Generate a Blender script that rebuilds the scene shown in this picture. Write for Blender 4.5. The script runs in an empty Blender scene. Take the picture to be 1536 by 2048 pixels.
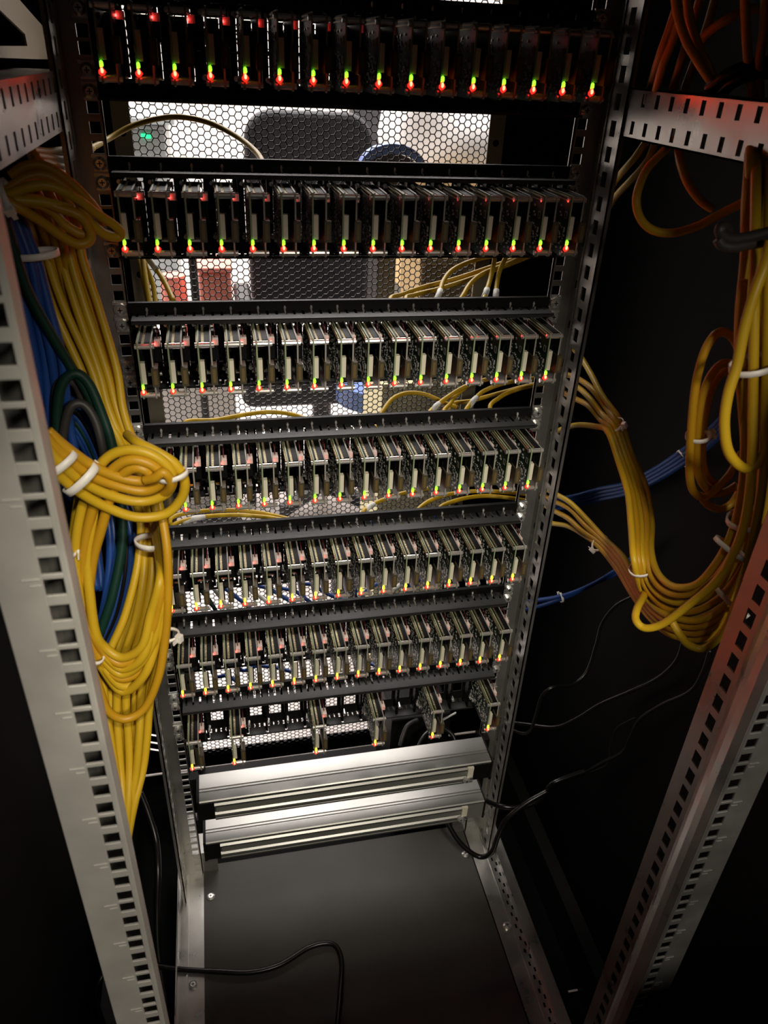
import bpy, math, random
from mathutils import Vector, Matrix
random.seed(7)
S = bpy.context.scene
COL = S.collection

# ------------------------------------------------------------------ camera
MM = 0.001
ZO = 1300.0                      # the rack datum (top mounting hole) is 1.30 m above the floor
F_PX = 1508.12
RIGHT = Vector((0.97770222, -0.20539821, 0.04370299))
DOWN = Vector((-0.06986914, -0.51443146, -0.85468039))
FWD = Vector((0.19803201, 0.83256943, -0.51731178))
CAM = Vector((-138.295, -786.205, -38.747))


def W(x, y, z):
    return Vector((x * MM, y * MM, (z + ZO) * MM))


def ray(u, v):
    return RIGHT * ((u - 768) / F_PX) + DOWN * ((v - 1024) / F_PX) + FWD


def P(u, v, Y):
    """millimetre point seen at pixel (u, v) on the plane y = Y"""
    d = ray(u, v)
    return CAM + d * ((Y - CAM.y) / d.y)


def PX(u, v, X):
    d = ray(u, v)
    return CAM + d * ((X - CAM.x) / d.x)


def PC(u, v, Y):
    """P, but kept inside the cabinet side walls"""
    p = P(u, v, Y)
    if p.x > 384: p = PX(u, v, 384)
    if p.x < -384: p = PX(u, v, -384)
    return p


def PZ(u, v, Z):
    d = ray(u, v)
    return CAM + d * ((Z - CAM.z) / d.z)


cam_d = bpy.data.cameras.new('camera')
cam = bpy.data.objects.new('camera', cam_d)
COL.objects.link(cam)
S.camera = cam
cam_d.sensor_fit = 'VERTICAL'
cam_d.sensor_height = 36.0
cam_d.sensor_width = 27.0
cam_d.lens = 36.0 * F_PX / 2048
cam_d.clip_start = 0.02
rot = Matrix((RIGHT, -DOWN, -FWD)).transposed()
cam.matrix_world = Matrix.Translation(W(*CAM)) @ rot.to_4x4()
cam_d.dof.use_dof = True
cam_d.dof.focus_distance = 0.86
cam_d.dof.aperture_fstop = 11.0

# ------------------------------------------------------------------ world, light, exposure
S.view_settings.view_transform = 'Standard'
S.view_settings.look = 'None'
S.view_settings.exposure = 0.0
S.view_settings.gamma = 1.0
S.view_settings.use_curve_mapping = False
wd = bpy.data.worlds.new('world')
S.world = wd
wd.use_nodes = True
wd.node_tree.nodes['Background'].inputs[0].default_value = (1.0, 0.95, 0.88, 1)
wd.node_tree.nodes['Background'].inputs[1].default_value = 0.004


def area(name, loc, target, sx, sy, power, col):
    l = bpy.data.lights.new(name, 'AREA')
    l.shape = 'RECTANGLE'; l.size = sx; l.size_y = sy; l.energy = power; l.color = col
    o = bpy.data.objects.new(name, l); COL.objects.link(o)
    o.location = loc
    o.rotation_euler = (Vector(target) - Vector(loc)).to_track_quat('-Z', 'Y').to_euler()
    return o


# the office ceiling lights behind the rack
area('office_light', (0.2, 1.9, 2.62), (0.2, 1.9, 0), 2.6, 1.6, 180, (1.0, 0.94, 0.90))
area('office_light', (0.2, 3.9, 2.62), (0.2, 3.9, 0), 2.6, 1.0, 80, (1.0, 0.94, 0.90))
# the lamp on the photographer's side, up behind the camera, with a narrow beam
sl = bpy.data.lights.new('work_light', 'SPOT')
sl.energy = 18; sl.color = (1.0, 0.93, 0.76)
sl.spot_size = math.radians(34); sl.spot_blend = 0.35; sl.shadow_soft_size = 0.03
so = bpy.data.objects.new('work_light', sl); COL.objects.link(so)
lp = W(-60, -950, 300)
so.location = lp
so.rotation_euler = (W(-5, -60, -650) - lp).to_track_quat('-Z', 'Y').to_euler()
# fill spot added close to the camera, aimed down into the cabinet
sl2_ = bpy.data.lights.new('fill_spot', 'SPOT')
sl2_.energy = 21; sl2_.color = (1.0, 0.92, 0.78)
sl2_.spot_size = math.radians(88); sl2_.spot_blend = 0.75; sl2_.shadow_soft_size = 0.06
so2 = bpy.data.objects.new('fill_spot', sl2_); COL.objects.link(so2)
lp2 = W(105, -1060, 80)
so2.location = lp2
so2.rotation_euler = (W(0, -350, -880) - lp2).to_track_quat('-Z', 'Y').to_euler()
# ------------------------------------------------------------------ materials
def mat(name, col, rough=0.5, metal=0.0, spec=0.5, emit=None, es=0.0, noise=0.0, nscale=40.0, bump=0.0, rnoise=0.0,
        aniso=None, coat=0.0):
    m = bpy.data.materials.new(name); m.use_nodes = True
    nt = m.node_tree; b = nt.nodes['Principled BSDF']
    b.inputs['Base Color'].default_value = (*col, 1)
    b.inputs['Roughness'].default_value = rough
    b.inputs['Metallic'].default_value = metal
    b.inputs['Specular IOR Level'].default_value = spec
    b.inputs['Coat Weight'].default_value = coat
    if emit:
        b.inputs['Emission Color'].default_value = (*emit, 1)
        b.inputs['Emission Strength'].default_value = es
    if noise or bump or rnoise:
        tc = nt.nodes.new('ShaderNodeTexCoord')
        mp = nt.nodes.new('ShaderNodeMapping')
        nt.links.new(tc.outputs['Object'], mp.inputs[0])
        if aniso:
            mp.inputs['Scale'].default_value = aniso
        nz = nt.nodes.new('ShaderNodeTexNoise')
        nz.inputs['Scale'].default_value = nscale
        nz.inputs['Detail'].default_value = 5
        nt.links.new(mp.outputs[0], nz.inputs['Vector'])
        if noise:
            mr = nt.nodes.new('ShaderNodeMapRange')
            mr.inputs[1].default_value = 0.3; mr.inputs[2].default_value = 0.7
            mr.inputs[3].default_value = 1 - noise; mr.inputs[4].default_value = 1 + noise
            nt.links.new(nz.outputs[0], mr.inputs[0])
            mx = nt.nodes.new('ShaderNodeVectorMath'); mx.operation = 'SCALE'
            mx.inputs[0].default_value = col
            nt.links.new(mr.outputs[0], mx.inputs['Scale'])
            nt.links.new(mx.outputs[0], b.inputs['Base Color'])
        if rnoise:
            mr2 = nt.nodes.new('ShaderNodeMapRange')
            mr2.inputs[1].default_value = 0.3; mr2.inputs[2].default_value = 0.7
            mr2.inputs[3].default_value = max(0.05, rough - rnoise); mr2.inputs[4].default_value = rough + rnoise
            nt.links.new(nz.outputs[0], mr2.inputs[0])
            nt.links.new(mr2.outputs[0], b.inputs['Roughness'])
        if bump:
            bp = nt.nodes.new('ShaderNodeBump'); bp.inputs['Strength'].default_value = bump
            bp.inputs['Distance'].default_value = 0.0008
            nt.links.new(nz.outputs[0], bp.inputs['Height'])
            nt.links.new(bp.outputs[0], b.inputs['Normal'])
    return m


M = {}
M['galv'] = mat('galvanised_steel', (0.40, 0.39, 0.37), 0.33, 0.8, noise=0.14, nscale=24, rnoise=0.1, bump=0.15)
M['galv_lit'] = mat('lit_galvanised_steel', (0.52, 0.50, 0.46), 0.5, 0.35, noise=0.12, nscale=30, bump=0.2)  # lighter copy of the rail steel, light on the left near rail put into colour
M['galv_dark'] = mat('galvanised_steel_rear', (0.30, 0.27, 0.20), 0.5, 0.5, noise=0.15, nscale=24)
M['bracket'] = mat('olive_bracket_steel', (0.36, 0.30, 0.20), 0.5, 0.3)
M['black'] = mat('black_powder_coat', (0.0065, 0.0065, 0.0062), 0.5, 0.0, 0.15, bump=0.25, nscale=900)
M['black_gloss'] = mat('black_plastic', (0.006, 0.006, 0.006), 0.5, 0.0, 0.12)
M['black_ledge'] = mat('lit_black_powder_coat', (0.024, 0.024, 0.0225), 0.5, 0.0, 0.3, bump=0.25, nscale=900)  # lighter copy of the black coat, light on the ledges put into its colour
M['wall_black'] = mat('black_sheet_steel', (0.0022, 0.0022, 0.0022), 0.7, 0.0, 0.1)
M['plate'] = mat('grey_black_sheet', (0.055, 0.053, 0.048), 0.6, 0.0, 0.25, noise=0.12, nscale=9)
M['chrome'] = mat('bright_steel', (0.92, 0.91, 0.88), 0.2, 0.75)
M['zinc'] = mat('zinc_steel', (0.7, 0.69, 0.66), 0.25, 0.75)
M['alu'] = mat('brushed_aluminium', (0.30, 0.295, 0.28), 0.36, 0.85)
M['alu_dark'] = mat('grey_aluminium', (0.30, 0.295, 0.27), 0.45, 0.5)
M['pcb'] = mat('green_circuit_board', (0.010, 0.032, 0.014), 0.45, 0.0, 0.25, noise=0.5, nscale=260)
M['pcb_edge'] = mat('circuit_board_edge', (0.30, 0.36, 0.20), 0.45)
M['pcb2'] = mat('dark_circuit_board', (0.014, 0.017, 0.014), 0.35, noise=0.5, nscale=260)
M['pcb2_edge'] = mat('grey_board_edge', (0.34, 0.32, 0.27), 0.5)
M['cream'] = mat('cream_plastic', (0.80, 0.75, 0.60), 0.5)
M['brown'] = mat('brown_clip', (0.075, 0.062, 0.035), 0.45)
M['brown_in'] = mat('copper_brown', (0.16, 0.11, 0.04), 0.4)
M['gold'] = mat('gold_pins', (0.55, 0.46, 0.28), 0.35, 0.7)
M['chip'] = mat('solder_and_chips', (0.62, 0.62, 0.58), 0.25, 0.5)
M['white_plug'] = mat('white_plug', (0.85, 0.66, 0.6), 0.5)
M['led_g'] = mat('green_led', (0.1, 0.5, 0.02), emit=(0.22, 1.0, 0.02), es=3)
M['led_y'] = mat('yellow_green_led', (0.4, 0.5, 0.02), emit=(1.0, 0.72, 0.02), es=5)
M['led_r'] = mat('red_led', (0.6, 0.05, 0.03), emit=(1.0, 0.02, 0.012), es=1.6)
M['led_hot'] = mat('red_led_core', (0.8, 0.3, 0.1), emit=(1.0, 0.012, 0.006), es=75)
M['led_r2'] = mat('red_led_small', (0.6, 0.05, 0.03), emit=(1.0, 0.06, 0.05), es=9)
M['led_green2'] = mat('green_display', (0.02, 0.5, 0.2), emit=(0.02, 0.9, 0.35), es=1.2)
M['yellow'] = mat('yellow_jacket', (0.55, 0.345, 0.014), 0.42, 0.0, 0.4, noise=0.06, nscale=30)
M['yellow2'] = mat('orange_yellow_jacket', (0.50, 0.265, 0.010), 0.42, 0.0, 0.4, noise=0.06, nscale=30)
M['blue'] = mat('blue_jacket', (0.012, 0.055, 0.24), 0.42, 0.0, 0.4)
M['green'] = mat('dark_green_jacket', (0.004, 0.03, 0.02), 0.5, 0.0, 0.3)
M['cable_black'] = mat('black_jacket', (0.006, 0.006, 0.006), 0.3, 0.0, 0.5)
M['cable_grey'] = mat('grey_jacket', (0.035, 0.032, 0.03), 0.5)
M['white'] = mat('white_jacket', (0.75, 0.74, 0.70), 0.5)
M['tie'] = mat('translucent_nylon', (0.82, 0.78, 0.72), 0.4)
M['ink'] = mat('cable_print', (0.20, 0.11, 0.01), 0.6)
M['door_black'] = mat('black_mesh_steel', (0.018, 0.018, 0.018), 0.35, 0.0, 0.5)
M['office_white'] = mat('white_paint', (0.82, 0.79, 0.76), 0.8)
M['office_floor'] = mat('pale_floor', (0.74, 0.68, 0.66), 0.6, noise=0.08, nscale=3)
M['ceiling'] = mat('ceiling_white', (0.6, 0.6, 0.6), 0.9)
M['chair'] = mat('charcoal_fabric', (0.035, 0.035, 0.04), 0.8)
M['chair_frame'] = mat('black_nylon', (0.015, 0.015, 0.017), 0.4)
M['card'] = mat('cardboard', (0.60, 0.42, 0.20), 0.8, noise=0.1, nscale=8)
M['pink'] = mat('salmon_box', (0.85, 0.27, 0.20), 0.6)
M['bluepaint'] = mat('blue_frame', (0.10, 0.17, 0.42), 0.4)
M['grey_cab'] = mat('grey_cabinet', (0.28, 0.31, 0.32), 0.5)
M['bag'] = mat('white_sack', (0.85, 0.83, 0.82), 0.7, noise=0.05, nscale=6, bump=0.4)
M['cream_card'] = mat('pale_yellow_card', (0.85, 0.78, 0.48), 0.7)


# ------------------------------------------------------------------ mesh helpers
class MB:
    """collects shapes (mm, rack coordinates or local) for ONE mesh object"""

    def __init__(self):
        self.v = []; self.f = []; self.mi = []

    def box(self, x0, x1, y0, y1, z0, z1, mi=0):
        n = len(self.v)
        self.v += [(x0, y0, z0), (x1, y0, z0), (x1, y1, z0), (x0, y1, z0), (x0, y0, z1), (x1, y0, z1), (x1, y1, z1), (x0, y1, z1)]
        for q in ((0, 3, 2, 1), (4, 5, 6, 7), (0, 1, 5, 4), (1, 2, 6, 5), (2, 3, 7, 6), (3, 0, 4, 7)):
            self.f.append(tuple(n + i for i in q)); self.mi.append(mi)
        return self

    def prism(self, pts, a0, a1, axis='x', mi=0, side_mi=None):
        """closed outline pts extruded along axis between a0 and a1"""
        n = len(self.v); k = len(pts)

        def mk(p, a):
            if axis == 'x': return (a, p[0], p[1])
            if axis == 'y': return (p[0], a, p[1])
            return (p[0], p[1], a)
        self.v += [mk(p, a0) for p in pts] + [mk(p, a1) for p in pts]
        self.f.append(tuple(n + i for i in range(k))[::-1]); self.mi.append(mi)
        self.f.append(tuple(n + k + i for i in range(k))); self.mi.append(mi)
        for i in range(k):
            j = (i + 1) % k
            self.f.append((n + i, n + j, n + k + j, n + k + i)); self.mi.append(mi if side_mi is None else side_mi)
        return self

    def cyl(self, c, r, h, axis='x', seg=10, mi=0, r2=None):
        r2 = r if r2 is None else r2
        n = len(self.v)
        for k, rr in ((0, r), (1, r2)):
            for i in range(seg):
                a = 2 * math.pi * i / seg
                p, q = rr * math.cos(a), rr * math.sin(a)
                if axis == 'x': self.v.append((c[0] + k * h, c[1] + p, c[2] + q))
                elif axis == 'y': self.v.append((c[0] + p, c[1] + k * h, c[2] + q))
                else: self.v.append((c[0] + p, c[1] + q, c[2] + k * h))
        self.f.append(tuple(n + i for i in range(seg))[::-1]); self.mi.append(mi)
        self.f.append(tuple(n + seg + i for i in range(seg))); self.mi.append(mi)
        for i in range(seg):
            j = (i + 1) % seg
            self.f.append((n + i, n + j, n + seg + j, n + seg + i)); self.mi.append(mi)
        return self

    def sheet(self, path, th, a0, a1, axis='z', mi=0):
        """thin bent sheet: polyline path (2-D) of thickness th extruded"""
        k = len(path); L = []; R = []
        for i, p in enumerate(path):
            a = Vector(path[max(0, i - 1)]); b = Vector(path[min(k - 1, i + 1)])
            d = (b - a).normalized(); nn = Vector((-d.y, d.x)) * th / 2
            L.append((p[0] + nn.x, p[1] + nn.y)); R.append((p[0] - nn.x, p[1] - nn.y))
        for i in range(k - 1):
            self.prism([L[i], L[i + 1], R[i + 1], R[i]], a0, a1, axis, mi)
        return self

    def mesh(self, name, mats, offset=(0, 0, 0), world=True, smooth=False):
        me = bpy.data.meshes.new(name)
        ox, oy, oz = offset
        vs = [((x - ox) * MM, (y - oy) * MM, (z - oz) * MM) for x, y, z in self.v]
        me.from_pydata(vs, [], self.f)
        for m in (mats if isinstance(mats, (list, tuple)) else [mats]):
            me.materials.append(m)
        if any(self.mi):
            me.polygons.foreach_set('material_index', self.mi)
        if smooth:
            me.polygons.foreach_set('use_smooth', [True] * len(me.polygons))
        me.update()
        import bmesh
        bm = bmesh.new(); bm.from_mesh(me); bmesh.ops.recalc_face_normals(bm, faces=bm.faces); bm.to_mesh(me); bm.free()
        return me


def tag(o, label=None, cat=None, group=None, kind=None):
    if label: o['label'] = label
    if cat: o['category'] = cat
    if group: o['group'] = group
    if kind: o['kind'] = kind
    return o


def thing(name, loc_mm, label, cat, group=None):
    o = bpy.data.objects.new(name, None); COL.objects.link(o)
    o.empty_display_size = 0.02
    o.location = W(*loc_mm)
    return tag(o, label, cat, group)


def put(name, mb, mats, parent=None, base=(0, 0, 0), smooth=False, world_base=None):
    """base: mm origin of the mesh; parent's own mm origin is passed through world_base"""
    me = mb.mesh(name, mats, base, smooth=smooth)
    o = bpy.data.objects.new(name, me); COL.objects.link(o)
    if parent is not None:
        o.parent = parent
        pb = world_base
        o.location = ((base[0] - pb[0]) * MM, (base[1] - pb[1]) * MM, (base[2] - pb[2]) * MM)
    else:
        o.location = W(*base)
    return o


def bevel(o, w, seg=2):
    m = o.modifiers.new('bevel', 'BEVEL'); m.width = w * MM; m.segments = seg; m.limit_method = 'ANGLE'
    return o


def link_part(name, me, parent, loc=(0, 0, 0)):
    o = bpy.data.objects.new(name, me); COL.objects.link(o); o.parent = parent
    o.location = (loc[0] * MM, loc[1] * MM, loc[2] * MM)
    return o


def struct(name, mb, m, base=(0, 0, 0)):
    return tag(put(name, mb, m, None, base), kind='structure')


ORD = ['first', 'second', 'third', 'fourth', 'fifth', 'sixth', 'seventh', 'eighth', 'ninth', 'tenth', 'eleventh', 'twelfth',
       'thirteenth', 'fourteenth', 'fifteenth', 'sixteenth']
ROW = ['topmost', 'second', 'third', 'fourth', 'fifth', 'sixth', 'lowest']
PITCH = 133.35
EIA = []
z = 57.15
# mounting holes of the whole rail (3 per unit), top hole of the first panel at 0
zz = 44.45 * 2
while zz > -1150:
    EIA += [zz, zz - 15.875, zz - 31.75]
    zz -= 44.45
# the panels use holes 0, 1, 4 and 5
EIA_ALL = []
zz = 44.45 * 2
k = 0
while zz > -1170:
    EIA_ALL.append(zz)
    zz -= (15.875, 12.7, 15.875)[k % 3]
    k += 1

# ------------------------------------------------------------------ the setting
FZ = -1300
struct('floor', MB().box(-2600, 2600, -1500, 5200, FZ - 40, FZ), M['office_floor'])
struct('wall_back', MB().box(-2600, 2600, 5200, 5260, FZ, FZ + 2700), M['office_white'])
struct('wall_office_left', MB().box(-2660, -2600, 420, 5200, FZ, FZ + 2700), M['office_white'])
struct('wall_office_right', MB().box(2600, 2660, 420, 5200, FZ, FZ + 2700), M['office_white'])
struct('ceiling', MB().box(-2660, 2660, 420, 5260, FZ + 2700, FZ + 2760), M['ceiling'])
# partition beside and above the cabinet, between aisle and office
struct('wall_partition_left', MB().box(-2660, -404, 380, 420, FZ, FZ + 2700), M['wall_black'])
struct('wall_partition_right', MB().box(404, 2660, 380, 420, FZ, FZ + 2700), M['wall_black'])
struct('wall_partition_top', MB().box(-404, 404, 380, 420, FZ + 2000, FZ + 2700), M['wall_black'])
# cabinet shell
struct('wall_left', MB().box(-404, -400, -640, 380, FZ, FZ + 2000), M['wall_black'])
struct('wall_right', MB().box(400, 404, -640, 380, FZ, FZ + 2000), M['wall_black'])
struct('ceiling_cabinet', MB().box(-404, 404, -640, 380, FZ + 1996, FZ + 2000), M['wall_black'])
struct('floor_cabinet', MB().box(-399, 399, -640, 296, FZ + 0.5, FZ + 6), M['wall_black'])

# ------------------------------------------------------------------ rear perforated door
def hexmesh(x0, x1, z0, z1, y, pitch, web, th):
    v = []; f = []
    R = pitch / math.sqrt(3); cx = 1.5 * R; r = (pitch - web) / math.sqrt(3)
    co = [(math.cos(math.radians(60 * i)), math.sin(math.radians(60 * i))) for i in range(6)]
    nx = int((x1 - x0) / cx) + 1; nz = int((z1 - z0) / pitch) + 1
    for i in range(nx):
        for j in range(nz):
            X = x0 + i * cx; Z = z0 + j * pitch + (pitch / 2 if i % 2 else 0)
            n = len(v)
            for rr, yy in ((R, y), (r, y), (r, y + th), (R, y + th)):
                v += [(X + rr * c, yy, Z + rr * s) for c, s in co]
            for k in range(6):
                q = (k + 1) % 6
                f += [(n + k, n + q, n + 6 + q, n + 6 + k), (n + 6 + k, n + 6 + q, n + 12 + q, n + 12 + k),
                      (n + 12 + k, n + 12 + q, n + 18 + q, n + 18 + k)]
    return v, f


DY = 300
door_base = (0, DY, FZ + 10)
door = thing('rear_door', door_base, 'black rear cabinet door of honeycomb mesh behind the boards', 'door')
mb = MB(); mb.v, mb.f = hexmesh(-238, 246, -1262, 130, DY, 9.2, 1.25, 1.2); mb.mi = [0] * len(mb.f)
me = bpy.data.meshes.new('honeycomb_mesh')
me.from_pydata([((a - door_base[0]) * MM, (b - door_base[1]) * MM, (c - door_base[2]) * MM) for a, b, c in mb.v], [], mb.f)
me.materials.append(M['door_black'])
o = link_part('honeycomb_mesh', me, door); o['kind'] = 'stuff'
fr = MB()
fr.box(-396, -236, DY - 2, DY + 12, -1160, 690); fr.box(244, 396, DY - 2, DY + 12, -1290, 690)
fr.box(-236, 244, DY - 2, DY + 12, 122, 690); fr.box(-236, 244, DY - 2, DY + 12, -1290, -1258)
# the left panel carries three slanting vent slots
fr.box(-396, -328, DY - 2, DY + 12, -1250, -1160); fr.box(-287, -236, DY - 2, DY + 12, -1250, -1160)
fr.box(-396, -236, DY - 2, DY + 12, -1290, -1250)
edges = [(-1160, -1160), (-1177, -1194), (-1183, -1200), (-1198, -1216), (-1204, -1222), (-1218, -1236), (-1224, -1242), (-1250, -1250)]
for q in range(0, 8, 2):
    (a0, a1), (b0, b1) = edges[q], edges[q + 1]
    fr.prism([(-328, a0), (-287, a1), (-287, b1), (-328, b0)], DY, DY + 1.5, 'y')
fr.box(-236, 244, DY + 3, DY + 5, -1262, -1248)  # added dark strip behind the mesh foot, standing in for shaded floor
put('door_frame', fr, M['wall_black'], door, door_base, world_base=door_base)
e = MB(); e.box(-240, -236.5, DY - 6, DY - 2, -1258, 122); e.box(244, 248, DY - 6, DY - 2, -1258, 122)
o = put('edge_strip', e, M['galv_dark'], door, door_base, world_base=door_base); o['label'] = 'thin light metal edge strips beside the mesh'


# ------------------------------------------------------------------ rails and frame
def perf_strip(mb, fixed, a_cols, z0, z1, plane, th):
    """sheet in plane 'xz' (fixed = y) or 'yz' (fixed = x); a_cols = list of (a0, a1, holes[(zc, half)])"""
    for a0, a1, holes in a_cols:
        segs = []
        cur = z1
        for zc, h in sorted(holes, reverse=True):
            if zc - h < z0 or zc + h > z1: continue
            segs.append((zc + h, cur)); cur = zc - h
        segs.append((z0, cur))
        for s0, s1 in segs:
            if s1 - s0 < 0.05: continue
            if plane == 'xz': mb.box(a0, a1, fixed, fixed + th, s0, s1)
            else: mb.box(fixed, fixed + th, a0, a1, s0, s1)


ZB, ZT = -1200, 640
H_ALL = []
zz = 44.45 * 14; k = 0
while zz > ZB + 12:
    H_ALL.append(zz); zz -= (15.875, 15.875, 12.7)[(k + 0) % 3]; k += 1
# phase: panel holes sit at 0 and -15.875, i.e. first two of a triple
eia = [(h, 4.9) for h in H_ALL]
slots = [(ZT - 20 - 22.9 * i, 7.0) for i in range(80)]
small = [(ZT - 30 - 45.0 * i, 4.6) for i in range(41)]


def far_rail(sgn, label):
    base = (sgn * 240, -20, ZB)
    t = thing('mounting_rail', base, label, 'rail')
    f = MB()
    cols = [(224.5, 227.8, []), (227.8, 237.3, eia), (237.3, 251, [])]
    if sgn < 0: cols = [(-b, -a, h) for a, b, h in cols]
    perf_strip(f, 1.0, cols, ZB, ZT, 'xz', 1.6)
    f.box(*sorted((sgn * 224.5, sgn * 226)), 1, 4, ZB, ZT)     # inner return lip
    put('front_flange', f, M['galv'], t, base, world_base=base)
    g = MB()
    ycols = [(-6, 1, []), (-11, -6, small), (-23, -11, []), (-34, -23, slots), (-46, -34, [])]
    perf_strip(g, 251 if sgn > 0 else -252.6, ycols, ZB, ZT, 'yz', 1.6)
    g.box(*sorted((sgn * 249.6, sgn * 251)), -14.5, -13.2, ZB, ZT)  # stiffening bead
    g.box(*sorted((sgn * 251, sgn * 256)), -46, -44.6, ZB, ZT)
    put('side_flange', g, M['galv'], t, base, world_base=base)
    return t


far_rail(-1, 'left galvanised mounting rail with square holes behind the yellow cables')
far_rail(1, 'right galvanised mounting rail with square holes and rows of slots')


def near_rail(sgn, label):
    base = (sgn * 240, -440, ZB)
    t = thing('mounting_rail', base, label, 'rail')
    YN = -467
    steel = M['galv_lit'] if sgn < 0 else M['galv']
    f = MB()
    cols = [(217.5, 220.0, []), (220.0, 229.6, eia), (229.6, 251, [])]
    if sgn < 0: cols = [(-b, -a, h) for a, b, h in cols]
    perf_strip(f, YN, cols, ZB, ZT, 'xz', 1.8)
    # embossed unit marks beside every third hole
    for i, h in enumerate(H_ALL):
        if i % 3 == 2 and h > ZB + 20:
            f.box(*sorted((sgn * 230.5, sgn * 239)), YN - 0.7, YN, h - 8.0, h - 6.6)
            f.box(*sorted((sgn * 230.5, sgn * 236)), YN - 0.6, YN, h - 11.5, h - 10.4)
    o = put('front_flange', f, steel, t, base, world_base=base); bevel(o, 0.5, 1)
    g = MB()
    path = [(217.5, YN + 1), (216.8, -458), (218, -450), (222, -441), (229, -431), (237, -424), (246, -418.5), (252, -414)]
    g.sheet([(sgn * a, b) for a, b in path], 1.6, ZB, ZT, 'z')
    put('rounded_bead', g, steel, t, base, world_base=base, smooth=False)
    s = MB()
    sl2 = [(ZT - 12 - 22.9 * i, 7.4) for i in range(80)]
    perf_strip(s, 252 if sgn > 0 else -253.6, [(-414, -402, []), (-402, -392, sl2), (-392, -377, [])], ZB, ZT, 'yz', 1.6)
    put('slotted_flange', s, steel, t, base, world_base=base)
    return t


near_rail(-1, 'blurred grey rail of square holes crossing the left foreground')
near_rail(1, 'grey rail with slots and rounded ridge in lower right foreground')


def side_bar(sgn, zt, zb, y0, y1, label, brackets=True):
    base = (sgn * 253, (y0 + y1) / 2, zb)
    t = thing('side_bar', base, label, 'bar')
    f = MB()
    x = 253.2 if sgn > 0 else -254.8
    # rows of slots: build as horizontal strips
    h1, h2 = zt - 10.5, zb + 11
    def row(z0, z1, off):
        cur = y0
        yy = y0 + 8 + off
        while yy < y1 - 8:
            f.box(x, x + 1.6, cur, yy - 3.2, z0, z1); cur = yy + 3.2; yy += 24
        f.box(x, x + 1.6, cur, y1, z0, z1)
    f.box(x, x + 1.6, y0, y1, zt - 4, zt)
    row(zt - 15, zt - 4, 0)
    f.box(x, x + 1.6, y0, y1, zb + 15, zt - 15)
    row(zb + 4, zb + 15, 12)
    f.box(x, x + 1.6, y0, y1, zb, zb + 4)
    f.box(*sorted((x, x + sgn * 34)), y0, y1, zt - 1.6, zt)
    f.box(*sorted((x, x + sgn * 20)), y0, y1, zb, zb + 1.6)
    put('perforated_bar', f, M['galv'], t, base, world_base=base)
    if brackets:
        b = MB()
        for poly in ([(-90, -90), (35, -5), (112, 82), (118, 118), (60, 118), (50, 68), (0, 20), (-90, -30)], [(-90, 92), (55, 92), (60, 118), (116, 120), (-90, 112)]):
            b.prism([(PX(u, v, -288).y, PX(u, v, -288).z) for u, v in poly], -290, -288, 'x')
        o = put('corner_bracket', b, M['bracket'], t, base, world_base=base)
        b = MB(); b.prism([(-35, zb), (-90, zb), (-35, zb - 60)], x + sgn * 22, x + sgn * 24, 'x')
        put('gusset', b, M['galv_dark'], t, base, world_base=base)
    return t


side_bar(-1, -61, -104, -466, -2, 'slotted galvanised cross bar at upper left, leading to the rail')
side_bar(1, -54, -96, -466, -46, 'slotted galvanised cross bar at upper right lit red', brackets=False)

# rear mounting posts
for sgn, lab in ((-1, 'olive tinted steel post with round holes left of the mesh'), (1, 'dark steel post right of the honeycomb mesh')):
    base = (sgn * 232, 250, FZ + 6)
    t = thing('rear_post', base, lab, 'post')
    f = MB(); f.box(*sorted((sgn * 222, sgn * 243)), 250, 251.6, FZ + 6, 690); f.box(*sorted((sgn * 241.5, sgn * 243)), 251, 285, FZ + 6, 690)
    put('post_plate', f, M['galv_dark'], t, base, world_base=base)
    h = MB()
    for i in range(34): h.cyl((sgn * 232.5, 249.4, 640 - i * 55), 4.2, 0.7, 'y', 14)
    o = put('hole', h, M['wall_black'], t, base, world_base=base); o['kind'] = 'stuff'; o['label'] = 'row of dark round holes'
b = (0, 235, -1262)
tag(put('rear_cross_member', MB().box(-238, 238, 228, 250, -1256, -1236).box(-238, 238, 226, 228, -1238, -1232), M['black'], None, b),
    'black cross member under the honeycomb mesh with light top edge', 'bar')

# base frame and plate
base = (0, -200, -1204)
t = thing('base_plate', base, 'dark grey sheet metal base plate at the bottom of the rack', 'plate')
put('sheet', MB().box(-222, 222, -466, 14, -1202, -1200), M['plate'], t, base, world_base=base)
put('edge_fold', MB().box(-224, -210, -466, 14, -1200, -1199.2), M['plate'], t, base, world_base=base)


def screw_mesh(r=5.2, h=3.4, axis='y'):
    m_ = MB(); s_ = -1 if axis == 'y' else 1
    c = [(0, 0, 0)]
    m_.cyl((0, 0, 0), r, s_ * h * 0.55, axis, 14)
    off = (0, s_ * h * 0.55, 0) if axis == 'y' else (0, 0, h * 0.55)
    m_.cyl(off, r, s_ * h * 0.45, axis, 14, r2=r * 0.6)
    d = h + 0.15
    if axis == 'y':
        m_.box(-2.3, 2.3, -d, -h + 0.3, -0.45, 0.45, 1); m_.box(-0.45, 0.45, -d, -h + 0.3, -2.3, 2.3, 1)
    else:
        m_.box(-2.3, 2.3, -0.45, 0.45, h - 0.3, d, 1); m_.box(-0.45, 0.45, -2.3, 2.3, h - 0.3, d, 1)
    return m_


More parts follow.
